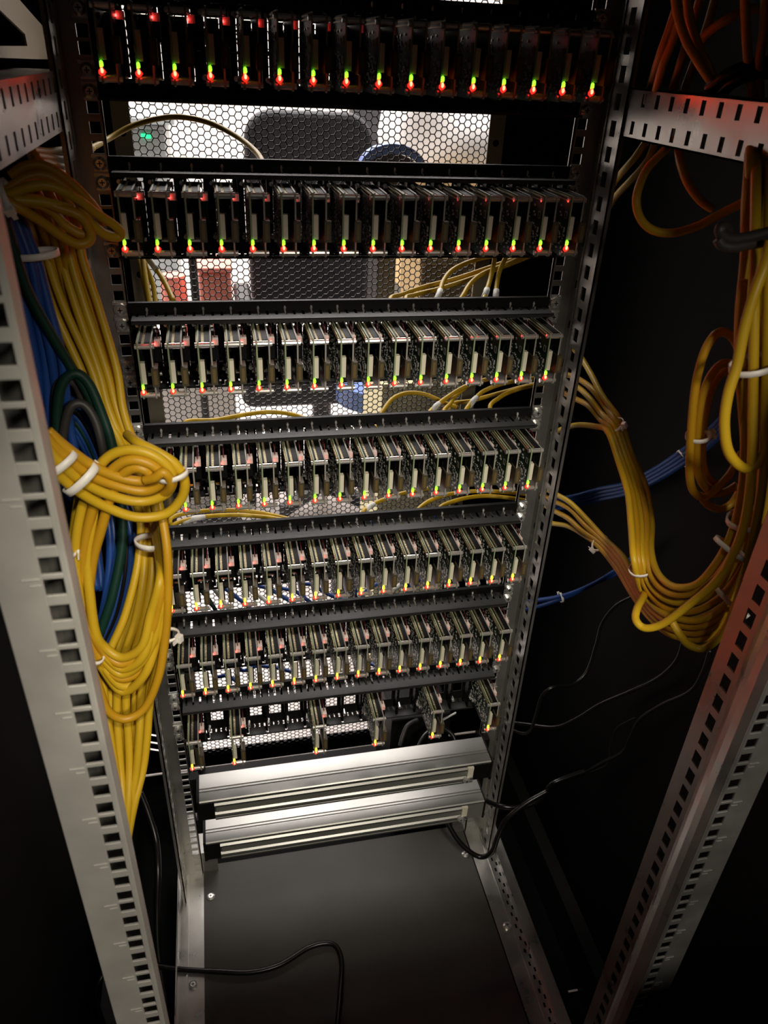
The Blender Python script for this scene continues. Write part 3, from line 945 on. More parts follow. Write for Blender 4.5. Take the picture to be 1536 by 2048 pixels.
cable([(138, 1190, -330), (165, 1290, -330), (196, 1370, -328), (215, 1420, -330), (250, 1438, -330), (290, 1415, -326), (318, 1350, -320), (331, 1270, -312), (336, 1190, -308), (334, 1100, -300), (322, 1020, -285)],
      'lowest thin yellow loop crossing the straight yellow trunk', 'yellow2', 3.4)
tie(305, 1084, -262, 2, 20, 13, 9, 'white cable tie on the yellow trunk right of the blue coil', None, 5)
tie(182, 1310, -316, 14, -26, 9, 8, 'small white cable tie on the left side of the drooping loops', None, 4)
tie(336, 1270, -300, 4, 30, 8, 7, 'small white cable tie by the left rail at sixth row', -20, 3)
tie(130, 1105, -300, 2, 20, 7, 7, 'pale cable tie peeking behind the left foreground rail', 20, 3.5)

# ---- right side far bundle to the big U
UG = 'yellow cables through the upper tie on the right'
starts = [((1140, 690, 40), (1160, 712, 20), (1182, 748, -20), (1205, 792, -60)),
          ((1120, 745, 40), (1155, 757, 10), (1184, 778, -40), (1212, 815, -70)),
          ((1120, 762, 40), (1152, 772, 10), (1178, 795, -40), (1204, 828, -70)),
          ((1120, 782, 40), (1150, 797, 10), (1178, 812, -40), (1202, 840, -70)),
          ((1095, 872, 40), (1125, 858, 10), (1155, 850, -30), (1190, 853, -70))]
mids = [(1240, 842), (1233, 846), (1227, 852), (1221, 858), (1215, 862)]
ends = [[(1262, 905), (1290, 970), (1303, 1040), (1302, 1100)], [(1256, 910), (1280, 975), (1293, 1040), (1292, 1105)], [(1250, 915), (1272, 985), (1283, 1050), (1283, 1110)],
        [(1243, 918), (1264, 985), (1273, 1050), (1276, 1115)], [(1236, 920), (1255, 985), (1262, 1050), (1268, 1120)]]
ub = [[(1315, 1145), (1345, 1172), (1390, 1170), (1430, 1130), (1462, 1070), (1484, 980), (1490, 860), (1493, 700), (1497, 500), (1500, 330)],
      [(1305, 1155), (1338, 1186), (1390, 1185), (1440, 1145), (1475, 1080), (1498, 990), (1502, 860), (1505, 700), (1508, 500), (1510, 330)],
      [(1298, 1165), (1335, 1200), (1392, 1203), (1450, 1160), (1488, 1090), (1510, 1000), (1515, 860), (1518, 700), (1520, 500), (1522, 330)],
      [(1290, 1170), (1330, 1214), (1390, 1222), (1455, 1180), (1498, 1100), (1522, 1010), (1528, 870), (1532, 700), (1534, 500), (1536, 330)],
      [(1284, 1180), (1325, 1228), (1385, 1240), (1455, 1205), (1505, 1130), (1532, 1030), (1540, 880), (1545, 700), (1548, 500), (1550, 330)]]
NM = ['first (highest)', 'second', 'third', 'fourth', 'fifth (lowest)']
for i in range(5):
    pts = list(starts[i]) + [(mids[i][0], mids[i][1], -100 - 4 * i)] + [(a, b_, Yv - 3 * i) for (a, b_), Yv in zip(ends[i], (-125, -160, -200, -240))]
    pts += [(a, b_, Yv + 4 * i) for (a, b_), Yv in zip(ub[i], (-270, -300, -325, -340, -350, -340, -325, -312, -300, -262))]
    pts += [(ub[i][-1][0], 290, -225)]
    cable(pts, '%s yellow cable leaving the right rail through the upper tie into the big curve' % NM[i], 'yellow2' if i % 2 else 'yellow', 3.4)
sb = [[(1075, 968, 60), (1105, 985, 10), (1140, 1005, -30), (1175, 1040, -70)], [(1075, 985, 60), (1105, 1001, 10), (1140, 1018, -30), (1170, 1050, -70)],
      [(1080, 1005, 50), (1105, 1020, 10), (1135, 1036, -30), (1165, 1062, -70)], [(1080, 1035, 40), (1100, 1046, 10), (1135, 1052, -30), (1168, 1070, -70)]]
for i in range(4):
    pts = sb[i] + [(1208 - 4 * i, 1076 + 5 * i, -110), (1245 - 4 * i, 1112 + 8 * i, -160), (1272 - 2 * i, 1160 + 10 * i, -220), (1300, 1205 + 10 * i, -265), (1340, 1232 + 12 * i, -300), (1400, 1240 + 13 * i, -325),
                   (1455, 1205 + 14 * i, -340), (1490 + 3 * i, 1140 + 10 * i, -350), (1512 + 3 * i, 1060, -350), (1522 + 4 * i, 960, -340), (1526 + 4 * i, 820, -325), (1530 + 4 * i, 600, -312), (1533 + 4 * i, 345, -268), (1534 + 4 * i, 300, -230)]
    cable(pts, '%s yellow cable from the right rail through the lower tie' % ['highest', 'second', 'third', 'lowest'][i], 'yellow2' if i in (1, 2) else 'yellow', 3.4)
cable([(1290, 1130, -235), (1292, 1180, -255), (1275, 1215, -290), (1272, 1240, -305), (1290, 1256, -315), (1325, 1248, -325), (1375, 1212, -338), (1430, 1165, -350), (1465, 1110, -358), (1490, 1040, -362), (1503, 940, -358), (1506, 800, -345), (1508, 650, -338), (1510, 500, -322), (1512, 360, -280), (1512, 300, -235)],
      'bright yellow cable with the tight hairpin bend left of the big curve', 'yellow', 3.6)
cable([(1340, 1235, -320), (1355, 1262, -330), (1378, 1290, -338), (1410, 1296, -345), (1445, 1265, -352), (1470, 1215, -358), (1492, 1140, -362), (1510, 1060, -364), (1526, 950, -360), (1532, 800, -350), (1536, 650, -340), (1538, 500, -325), (1540, 360, -285), (1540, 300, -240)],
      'lowest hanging bright yellow loop of the big curve', 'yellow', 3.6)
tie(1228, 852, -106, 10, 20, 11, 9, 'white cable tie where five yellow cables leave the right rail', -60, 3.5)
tie(1200, 1086, -110, 20, 20, 10, 9, 'white cable tie on the slanting yellow bundle right of the fifth row', 170, 3.5)
tie(1286, 1135, -250, 4, 20, 13, 11, 'thin white cable tie at the left side of the big curve', None, 3)
tie(1463, 1098, -348, 22, -24, 15, 13, 'white cable tie with large head pointing left on the big curve', 165, 4)
tie(1465, 1206, -344, 24, -22, 16, 15, 'long slanting white cable tie at the bottom right of the big curve', None, 4)
tie(1505, 1038, -350, 4, -24, 19, 15, 'white cable tie on the right trunk just above the big curve', None, 4.5)

# right near trunk
TG = [[(1497, 330), (1492, 420), (1490, 520), (1480, 620), (1478, 720), (1484, 800), (1490, 900), (1486, 1000), (1470, 1070)],
      [(1510, 335), (1506, 430), (1502, 540), (1498, 640), (1495, 730), (1498, 830), (1500, 920), (1498, 1000), (1480, 1080)],
      [(1524, 340), (1520, 440), (1516, 540), (1513, 640), (1512, 730), (1518, 820), (1516, 910), (1508, 1010), (1495, 1090)],
      [(1540, 400), (1538, 500), (1532, 600), (1530, 690), (1532, 760), (1535, 850), (1530, 950), (1524, 1040), (1505, 1110)]]
for i, g_ in enumerate(TG):
    cable([(g_[0][0] + 2, 270, -215), (g_[0][0] + 1, 310, -240)] + [(a, b_ + (14 if j == 0 else 0), (-262 if j == 0 else -290 if j == 1 else -300 - 4.0 * (j if j < 8 else 8)) - 4 * (i % 2)) for j, (a, b_) in enumerate(g_)], '%s upright yellow cable of the right trunk' % ['leftmost', 'second', 'third', 'rightmost'][i], 'yellow', 3.6)
cable([(1542, 480, -345), (1530, 530, -345), (1508, 590, -348), (1488, 660, -350), (1474, 730, -352), (1456, 790, -354), (1449, 850, -356), (1458, 905, -358), (1488, 936, -358), (1515, 925, -358), (1540, 880, -356)],
      'bright yellow cable forming the large open loop at the right edge', 'yellow', 3.8)
cable([(1486, 560, -318), (1480, 640, -320), (1478, 700, -322), (1474, 760, -322)], 'orange yellow cable behind the left side of the right trunk', 'yellow2', 3.4)
tie(1510, 728, -343, 0, 24, 17, 13, 'white cable tie across the right trunk near the right edge', None, 4.5)
OC = [[(1482, 710), (1468, 678), (1445, 664), (1425, 675), (1405, 715), (1390, 780), (1382, 870), (1379, 940), (1386, 980), (1408, 995), (1435, 975), (1462, 945), (1484, 905)],
      [(1478, 745), (1462, 728), (1440, 730), (1418, 758), (1402, 805), (1394, 870), (1394, 930), (1404, 965), (1424, 985), (1448, 985), (1474, 970)],
      [(1478, 755), (1460, 742), (1438, 752), (1420, 785), (1410, 830), (1404, 880), (1406, 930), (1418, 958), (1436, 970)],
      [(1400, 990), (1416, 1010), (1440, 1018), (1462, 1008), (1478, 985)]]
ON = ['outer tall', 'middle', 'inner', 'lowest short']
for i, g_ in enumerate(OC):
    cable([(a, b_, -285 + 5 * i) for a, b_ in g_], '%s orange yellow loop left of the right trunk' % ON[i], 'yellow2', 3.5)
tie(1396, 872, -282, -2, 24, 9, 9, 'pale cable tie on the orange yellow loops left of the right trunk', 0, 3.5)

# upper right
UR = [([(1350, -10, -150), (1356, 30, -150), (1372, 80, -152), (1398, 125, -155), (1428, 172, -160), (1444, 205, -160)], 'front left one of two yellow cables curving down to the upper right bar'),
      ([(1374, -10, -145), (1380, 40, -147), (1396, 90, -150), (1415, 130, -155), (1432, 168, -160), (1450, 205, -160)], 'right one of two yellow cables curving down to the upper right bar'),
      ([(1356, 5, -120), (1338, 60, -110), (1320, 110, -100), (1302, 170, -60), (1294, 205, -45)], 'leftmost straight yellow cable above the upper right bar'),
      ([(1366, 20, -125), (1346, 80, -115), (1326, 130, -105), (1312, 180, -90)], 'second straight yellow cable above the upper right bar'),
      ([(1402, -10, -110), (1385, 50, -105), (1366, 110, -100), (1345, 180, -90)], 'third straight yellow cable above the upper right bar'),
      ([(1432, -10, -110), (1415, 50, -105), (1394, 110, -100), (1368, 180, -90)], 'fourth straight yellow cable above the upper right bar'),
      ([(1545, 20, -160), (1500, 18, -155), (1455, 38, -150), (1420, 62, -140), (1392, 90, -130)], 'yellow cable reaching left from the upper right corner'),
      ([(1490, -10, -185), (1492, 50, -185), (1496, 120, -185), (1504, 180, -185), (1512, 260, -185)], 'left orange yellow cable hanging in the upper right corner'),
      ([(1532, -10, -190), (1528, 60, -190), (1518, 130, -190), (1520, 200, -185)], 'right orange yellow cable hanging in the upper right corner'),
      ([(1312, 280, -60), (1296, 320, -55), (1262, 360, -30), (1228, 398, 0), (1205, 440, 30)], 'upper of two yellow cables slipping behind the right rail under the bar'),
      ([(1298, 275, -50), (1270, 315, -40), (1240, 350, -10), (1218, 380, 20)], 'lower of two yellow cables slipping behind the right rail under the bar'),
      ([(1362, 262, -95), (1340, 290, -115), (1316, 314, -135), (1290, 345, -155), (1273, 395, -168), (1280, 435, -170), (1305, 460, -172), (1345, 466, -175), (1395, 452, -182), (1440, 428, -190), (1492, 402, -200)],
       'single yellow cable drooping in a wide loop under the upper right bar'),
      ([(1352, 262, -100), (1356, 295, -120), (1362, 330, -140), (1378, 370, -157), (1402, 402, -160), (1425, 418, -162)], 'short yellow cable hanging down inside the drooping loop')]
for i, (g_, lab) in enumerate(UR):
    cable(g_, lab, 'yellow2' if i > 1 and i < 9 else 'yellow', 3.6)
cable([(1545, 462, -330), (1500, 474, -330), (1462, 478, -330), (1444, 470, -330), (1440, 458, -330), (1448, 454, -328), (1456, 462, -325)], 'dark grey hook shaped cable crossing the right trunk', 'cable_grey', 3.6)
cable([(1545, 480, -332), (1500, 488, -332), (1465, 494, -332), (1445, 490, -331), (1436, 478, -330)], 'second dark grey cable under the hook shaped one', 'cable_grey', 3.6)
cable([(1545, 125, -188), (1500, 132, -185), (1455, 150, -175), (1418, 178, -160)], 'upper black cable above the upper right bar', 'cable_black', 5)
cable([(1545, 145, -190), (1505, 148, -187), (1465, 165, -177), (1430, 200, -160)], 'lower black cable above the upper right bar', 'cable_black', 5)

# blue on the right
for i, (a, b_) in enumerate(((0, 0), (6, 12))):
    cable([(1040, 1206 + b_ * 1.2, 60), (1078, 1200 + b_, 30), (1115, 1194 + b_ * .5, 0), (1150, 1184 + b_ * .2, -20), (1190, 1166, -30), (1230, 1142 + a, -40), (1262, 1118 + a, -40), (1300, 1080, -30)],
          '%s blue cable of the tied pair right of the fifth row' % ['upper', 'lower'][i], 'blue', 3.2)
tie(1122, 1195, -5, 20, -5, 6, 6, 'white cable tie with upright tail on the pair of blue cables', 90, 3)
for i in range(4):
    cable([(1100, 1000 + 7 * i, 100), (1150, 992 + 6 * i, 80), (1200, 978 + 7 * i, 60), (1255, 966 + 7 * i, 40), (1310, 938 + 8 * i, -20), (1360, 905 + 9 * i, -90), (1410, 868 + 10 * i, -150), (1450, 830 + 10 * i, -190)],
          '%s dark blue cable slanting up behind the yellow bundle' % ['highest', 'second', 'third', 'lowest'][i], 'blue', 3.2)
tie(1366, 915, -96, 24, -16, 9, 8, 'dim pinkish cable tie on the dark blue cables', 140, 3)
# black cables, lower right
KB = [([(1000, 1440, 0), (1030, 1462, -30), (1058, 1464, -60), (1072, 1430, -70), (1084, 1392, -70), (1108, 1374, -70), (1145, 1370, -60), (1175, 1340, -50), (1192, 1290, -40), (1205, 1245, -30), (1235, 1208, -20), (1275, 1188, -10)],
       'thin black cable rising in a curve right of the lowest boards', 2.4),
      ([(1000, 1442, 0), (1050, 1448, -30), (1110, 1454, -60), (1155, 1436, -70), (1200, 1408, -80), (1260, 1382, -90), (1315, 1356, -90), (1352, 1322, -80), (1366, 1285, -70)],
       'black cable running right at the level of the lowest boards', 2.6),
      ([(1170, 1545, -60), (1205, 1525, -70), (1245, 1503, -80), (1262, 1470, -90), (1280, 1438, -95), (1325, 1408, -100), (1380, 1382, -110), (1405, 1345, -110), (1420, 1300, -100)],
       'twisted black cable in the dark lower right', 2.4),
      ([(1170, 1548, -62), (1215, 1528, -72), (1220, 1490, -80), (1235, 1455, -85), (1270, 1436, -95)], 'thin black lead beside the twisted cable', 1.4),
      ([(974, 1603, -30), (1000, 1612, -60), (1040, 1614, -70), (1080, 1600, -75), (1100, 1572, -75), (1120, 1560, -75), (1170, 1542, -70)], 'black cord leaving the lower power strip to the right', 4.2),
      ([(892, 1640, -40), (912, 1675, -60), (935, 1700, -75), (962, 1714, -85), (984, 1703, -90), (996, 1672, -90), (1012, 1640, -90), (1050, 1608, -85), (1095, 1582, -80)], 'black cord hanging in a loop over the base rail at right', 4.2)]
for g_, lab, r_ in KB:
    cable(g_, lab, 'cable_black', r_, None, 'power_cable')


def floor_cable(uv, Zc, label, r):
    pts = [PZ(u, v, Zc) for u, v in uv]
    return tag(tube('power_cable', pts, r, M['cable_black']), label, 'cable')


floor_cable([(300, 1930), (350, 1938), (430, 1943), (500, 1945), (560, 1930), (615, 1897), (650, 1887), (672, 1893), (683, 1920), (682, 1970), (674, 2060)], -1196.2, 'black cord lying in a bend across the base plate', 3.8)
cable([(280, 1585, 60), (296, 1625, 40), (312, 1680, 10), (316, 1740, -30), (314, 1820, -70), (316, 1900, -110), (328, 1980, -150), (348, 2060, -190)], 'thick black cord hanging down left of the base rail', 'cable_black', 5.0, None, 'power_cable')
cable([(262, 1560, 60), (290, 1610, 60), (305, 1650, 60), (310, 1700, 40)], 'thin black lead behind the thick cord at lower left', 'cable_black', 2.2, None, 'power_cable')
cable([(210, 2060, -250), (192, 2000, -230), (200, 1960, -215), (220, 1930, -200), (235, 1900, -190)], 'faint black cord in the dark lower left corner', 'cable_black', 3.8, None, 'power_cable')

# rear patch leads seen in the gaps between the rows
RG = [([(862, 625, 40), (878, 588, 80), (888, 560, 110), (908, 538, 130), (950, 520, 140), (1010, 506, 120), (1060, 490, 100)], 'yellow patch lead bending steeply in the gap under the second row', 1),
      ([(780, 600, 150), (806, 588, 160), (850, 573, 165), (905, 559, 165), (955, 543, 160), (1050, 510, 140)], 'longest low yellow patch lead in the gap under the second row', 0),
      ([(812, 600, 130), (832, 589, 140), (880, 577, 150), (940, 558, 150), (1000, 536, 145), (1060, 512, 130)], 'yellow patch lead just beneath the longest one under the second row', 0),
      ([(915, 615, 60), (928, 588, 80), (942, 566, 100), (968, 546, 110), (1015, 528, 110), (1060, 505, 100)], 'yellow patch lead right of the steep one under the second row', 0),
      ([(962, 610, 40), (972, 585, 60), (980, 560, 80), (986, 535, 90), (992, 500, 90)], 'left upright yellow patch lead with white boot under the second row', 1),
      ([(990, 615, 40), (992, 588, 60), (995, 560, 80), (1003, 532, 90), (1020, 500, 90)], 'right upright yellow patch lead with white boot under the second row', 1),
      ([(276, 500, 150), (294, 538, 150), (306, 570, 140), (311, 610, 120)], 'left yellow patch lead beside the rear post under the second row', 0),
      ([(284, 500, 130), (308, 532, 130), (328, 562, 110), (347, 602, 80)], 'right yellow patch lead beside the rear post under the second row', 1),
      ([(752, 850, 70), (766, 822, 90), (786, 797, 110), (815, 786, 120), (850, 789, 120), (890, 806, 110), (915, 815, 100)], 'yellow patch lead arching in the gap under the third row', 0),
      ([(858, 830, 60), (872, 812, 80), (895, 794, 100), (935, 771, 110), (990, 755, 110), (1060, 745, 100)], 'yellow patch lead rising right with white boot under the third row', 1),
      ([(888, 826, 70), (900, 808, 90), (912, 790, 110), (930, 776, 120)], 'short yellow patch lead under the third row', 0),
      ([(898, 812, 120), (945, 801, 130), (1000, 786, 130), (1060, 770, 110), (1110, 760, 90)], 'nearly level yellow patch lead under the third row', 0),
      ([(932, 820, 60), (948, 800, 80), (968, 782, 100), (1010, 766, 100), (1070, 756, 90), (1120, 745, 80)], 'second yellow patch lead with boot under the third row, further right', 1),
      ([(980, 815, 70), (998, 796, 90), (1020, 784, 100), (1060, 772, 100), (1110, 765, 90)], 'rightmost yellow patch lead under the third row', 0),
      ([(370, 845, 60), (430, 840, 80), (490, 829, 100), (540, 824, 110), (590, 830, 100), (640, 850, 70)], 'flat yellow patch lead above the fourth panel', 0),
      ([(340, 1040, 60), (375, 1026, 80), (440, 1020, 100), (510, 1024, 105), (570, 1036, 90), (610, 1048, 60)], 'flat yellow patch lead above the left of the fifth panel', 0),
      ([(345, 1052, 40), (390, 1036, 60), (460, 1030, 90), (530, 1034, 90), (590, 1044, 70)], 'second flat yellow patch lead above the left of the fifth panel', 1),
      ([(726, 1026, 50), (740, 1012, 70), (770, 998, 90), (815, 984, 100), (870, 975, 100)], 'yellow patch lead rising under the middle of the fourth row', 1),
      ([(835, 1020, 60), (862, 1000, 80), (905, 987, 100), (960, 982, 100), (1020, 985, 90), (1070, 990, 80)], 'upper level yellow patch lead right under the fourth row', 0),
      ([(880, 1016, 50), (915, 1000, 70), (965, 992, 90), (1020, 996, 80), (1075, 1006, 70)], 'lower level yellow patch lead right under the fourth row', 0)]
def port(x, r):
    i = max(0, min(15, round((x - 7 + 213) / 27.5)))
    return (BX[i] + 7, 22, -r * PITCH - 38)


def lead(g_, lab, m_, r_, row, at_start=True):
    pts = [P(*q) for q in g_]
    e_ = Vector(port(pts[0].x, row))
    pts = [e_, e_ + Vector((0, 22, 0))] + pts
    return tag(tube('patch_lead', pts, r_, M[m_]), lab, 'cable')


for k_, (g_, lab, boot) in enumerate(RG):
    row = 2 if 'second row' in lab else 3 if ('third row' in lab or 'fourth panel' in lab) else 4
    o_ = lead(g_, lab, 'yellow', 2.9, row)
    if boot:
        a, b_ = P(*g_[0]), P(*g_[1])
        e_ = b_ + (P(*g_[2]) - b_) * 0.25
        bo = put('white_boot', sweep([a + (b_ - a) * .4, b_, e_], 3.7), M['white'], o_, tuple(a), smooth=True, world_base=port(a.x, row))
BG = [([(365, 1150, 120), (392, 1172, 110), (415, 1195, 100), (432, 1222, 90)], 'green', 'dark green patch lead under the left of the fifth row'),
      ([(400, 1150, 120), (425, 1175, 110), (445, 1200, 100), (462, 1225, 90)], 'white', 'leftmost white patch lead under the fifth row'),
      ([(440, 1160, 120), (468, 1190, 110), (490, 1208, 100), (512, 1228, 90)], 'blue', 'leftmost blue patch lead under the fifth row'),
      ([(498, 1172, 120), (520, 1192, 110), (538, 1208, 100), (560, 1228, 90)], 'white', 'white patch lead right of the leftmost blue one under the fifth row'),
      ([(505, 1160, 130), (540, 1178, 120), (570, 1196, 110), (595, 1212, 100)], 'blue', 'second blue patch lead under the fifth row'),
      ([(555, 1165, 130), (590, 1182, 120), (612, 1198, 110), (635, 1215, 100)], 'blue', 'third blue patch lead under the fifth row'),
      ([(602, 1158, 130), (625, 1170, 120), (660, 1190, 110), (690, 1200, 100)], 'blue', 'fourth blue patch lead under the fifth row'),
      ([(770, 1200, 90), (790, 1178, 100), (812, 1160, 110), (835, 1145, 120)], 'white', 'white patch lead leaning right under the fifth row'),
      ([(812, 1190, 90), (828, 1172, 100), (842, 1155, 110), (858, 1140, 120)], 'blue', 'blue patch lead leaning right under the fifth row'),
      ([(712, 1200, 90), (735, 1180, 100), (770, 1160, 110), (795, 1150, 120)], 'blue', 'blue patch lead leaning right under the middle of the fifth row'),
      ([(425, 1345, 120), (455, 1352, 110), (478, 1366, 100)], 'blue', 'short blue patch lead under the left of the sixth row'),
      ([(478, 1336, 130), (515, 1332, 130), (555, 1336, 120), (590, 1346, 110)], 'blue', 'long level blue patch lead under the sixth row'),
      ([(720, 1318, 120), (738, 1326, 110), (752, 1332, 100)], 'blue', 'short blue patch lead under the middle of the sixth row')]
for g_, m_, lab in BG:
    lead(g_, lab, m_, 3.0, 4 if 'fifth' in lab else 5)
cable([(800, 1492, 60), (806, 1470, 70), (816, 1450, 80), (835, 1440, 90)], 'grey cord behind the gap in the lowest row', 'cable_grey', 3.5, None, 'power_cable')
cable([(835, 1500, 40), (850, 1470, 60), (880, 1455, 70), (905, 1470, 60), (915, 1500, 40)], 'black cord looping behind the upper power strip', 'cable_black', 4, None, 'power_cable')

# printing along a near cable
def cable_print(path, txt, size, parent):
    pts = catmull([P(*q) for q in path], 24)
    L = [0.0]
    for a, b_ in zip(pts, pts[1:]): L.append(L[-1] + (b_ - a).length)
    vs = []; fs = []
    s = 3.0
    for ch in txt:
        if ch != ' ':
            i = next((k_ for k_, l_ in enumerate(L) if l_ >= s), None)
            if i is None or i + 1 >= len(pts): break
            tx = bpy.data.curves.new('t', 'FONT'); tx.body = ch; tx.size = size * MM; tx.align_x = 'CENTER'; tx.resolution_u = 1
            to = bpy.data.objects.new('t', tx); COL.objects.link(to)
            dg = bpy.context.evaluated_depsgraph_get()
            m_ = bpy.data.meshes.new_from_object(to.evaluated_get(dg))
            d = (pts[i + 1] - pts[i - 1]).normalized()
            toc = (CAM - pts[i]).normalized()
            n_ = (toc - d * toc.dot(d)).normalized()
            up = n_.cross(d)
            o_ = pts[i] + n_ * 3.78 - up * size * 0.3
            k0 = len(vs)
            for v_ in m_.vertices:
                xx, yy = v_.co.x / MM, v_.co.y / MM
                q = o_ + d * xx + up * yy
                vs.append(((q.x) * MM, (q.y) * MM, (q.z + ZO) * MM))
            for p_ in m_.polygons: fs.append(tuple(k0 + a for a in p_.vertices))
            bpy.data.objects.remove(to); bpy.data.curves.remove(tx); bpy.data.meshes.remove(m_)
        s += size * 0.62
    me_ = bpy.data.meshes.new('cable_lettering'); off = parent.location
    me_.from_pydata([(a - off.x, b_ - off.y, c - off.z) for a, b_, c in vs], [], fs); me_.materials.append(M['ink'])
    o_ = bpy.data.objects.new('cable_lettering', me_); COL.objects.link(o_); o_.parent = parent


par = [o for o in COL.objects if o.get('label', '').startswith('second upright yellow')][0]
cable_print([(a, b_, -300 - 4.0 * j - 4) for j, (a, b_) in enumerate(TG[1])][3:8], '4PR 24AWG S-FTP Cat.5e 100M/IEC 11801', 3.4, par)

# ------------------------------------------------------------------ things in the office behind the mesh
def office_chair():
    base = (150, 1500, FZ)
    t = thing('office_chair', base, 'charcoal office chair with tall rounded back seen through the mesh', 'chair')
    zt = -175
    b_ = MB().prism(rrect(-35, 318, zt - 560, zt, 75, 6), 1480, 1540, 'y')
    o_ = put('backrest', b_, M['chair'], t, base, world_base=base); bevel(o_, 14, 3)
    s = MB().box(-90, 390, 1090, 1480, -860, -770)
    o_ = put('seat', s, M['chair'], t, base, world_base=base); bevel(o_, 30, 3)
    for x_ in (-88, 345):
        a = MB().box(x_, x_ + 45, 1120, 1430, -640, -610).box(x_ + 5, x_ + 40, 1250, 1300, -850, -640)
        o_ = put('armrest', a, M['chair_frame'], t, base, world_base=base); bevel(o_, 8, 2)
    put('post', MB().cyl((150, 1300, FZ + 110), 28, 340, 'z', 16), M['chair_frame'], t, base, world_base=base)
    for k_ in range(5):
        an = 2 * math.pi * k_ / 5 + 0.3
        lg = MB(); dx, dy = math.cos(an), math.sin(an)
        x1, y1 = 150 + 230 * dx, 1300 + 200 * dy
        lg.prism([(150 - 22 * dy, 1300 + 22 * dx), (150 + 22 * dy, 1300 - 22 * dx), (x1 + 12 * dy, y1 - 12 * dx), (x1 - 12 * dy, y1 + 12 * dx)], FZ + 75, FZ + 110, 'z')
        lg.cyl((x1 - 12, y1, FZ + 32), 30, 24, 'x', 14)
        put('leg', lg, M['chair_frame'], t, base, world_base=base)


office_chair()


def obox(name, x0, x1, y0, y1, z0, z1, m, label, cat, bev=6, lid=True):
    base = ((x0 + x1) / 2, (y0 + y1) / 2, z0)
    t = thing(name, base, label, cat)
    o_ = put('body', MB().box(x0, x1, y0, y1, z0, z1), M[m], t, base, world_base=base); bevel(o_, bev, 2)
    if lid:
        o_ = put('lid', MB().box(x0 - 4, x1 + 4, y0 - 4, y1 + 4, z1, z1 + 14), M[m], t, base, world_base=base); bevel(o_, 4, 2)
    return t


# grey cabinet with green display on the left, at the rear wall side
a, b_ = P(262, 258, 2300), P(350, 312, 2300)
obox('grey_cabinet', a.x - 60, P(333, 300, 2300).x, 2300, 2700, FZ, a.z, 'grey_cab', 'grey office cabinet with a small green display behind the mesh', 'cabinet')
c = P(293, 272, 2296)
tcab = thing('display_unit', (c.x, 2296, c.z - 8), 'small green lit display at upper left behind the mesh', 'display')
put('screen', MB().box(c.x - 18, c.x + 14, 2288, 2299, c.z - 7, c.z + 7), M['led_green2'], tcab, (c.x, 2296, c.z - 8), world_base=(c.x, 2296, c.z - 8))
a = P(350, 258, 2290)
tag(put('table_top', MB().box(P(255, 258, 2290).x - 60, a.x, 2240, 2720, a.z + 16, a.z + 34), M['grey_cab'], None, (a.x, 2290, a.z + 16)), 'thin grey table board lying on the grey cabinet', 'board')
# desk seen through the left of the mesh
a = P(300, 350, 3000)
tb = (-500, 3300, FZ)
t = thing('white_desk', tb, 'white office desk far behind the left half of the mesh', 'desk')
put('desk_top', MB().box(-1300, 250, 3000, 3700, a.z - 30, a.z), M['office_white'], t, tb, world_base=tb)
for x_ in (-1260, 180):
    put('leg', MB().box(x_, x_ + 50, 3060, 3110, FZ, a.z - 30), M['grey_cab'], t, tb, world_base=tb)
c = P(365, 305, 3200)
obox('yellow_box', c.x - 60, c.x + 60, 3150, 3280, a.z, a.z + 55, 'cream_card', 'small yellow box standing on the far white desk', 'box', 4, False)
# pink box in the second gap
a, b_ = P(396, 545, 1350), P(462, 545, 1350)
obox('storage_box', a.x, b_.x, 1350, 1500, b_.z - 190, b_.z, 'pink', 'salmon pink box left of the office chair', 'box', 10)
c = P(348, 578, 1450)
zt = P(396, 545, 1350).z - 190
o_ = MB().cyl((c.x, 1450, zt), 40, c.z + 40 - zt, 'z', 16, r2=34)
tag(put('pink_cup', o_, M['pink'], None, (c.x, 1450, zt), smooth=False), 'small pink beaker left of the salmon box', 'beaker')
# low shelf that carries the two pink things
zt = P(396, 545, 1350).z - 190
sb_ = (P(350, 560, 1400).x, 1450, FZ)
t = thing('low_cabinet', sb_, 'pale low cabinet that carries the pink box', 'cabinet')
x0 = P(300, 600, 1350).x; x1 = P(455, 600, 1350).x
put('body', MB().box(x0 - 60, x1 + 6, 1345, 1700, FZ, zt - 6), M['office_white'], t, sb_, world_base=sb_)
put('top_board', MB().box(x0 - 70, x1 + 12, 1335, 1710, zt - 6, zt), M['office_white'], t, sb_, world_base=sb_)
# stand pole
a = P(385, 520, 1250)
pb = (a.x, 1250, FZ)
t = thing('coat_stand', pb, 'dark upright pole between the white cabinet and the salmon box', 'stand')
put('pole', MB().cyl((a.x, 1250, FZ + 30), 11, 850, 'z', 14), M['chair_frame'], t, pb, world_base=pb)
put('foot', MB().cyl((a.x, 1250, FZ), 85, 30, 'z', 24, r2=60), M['chair_frame'], t, pb, world_base=pb)
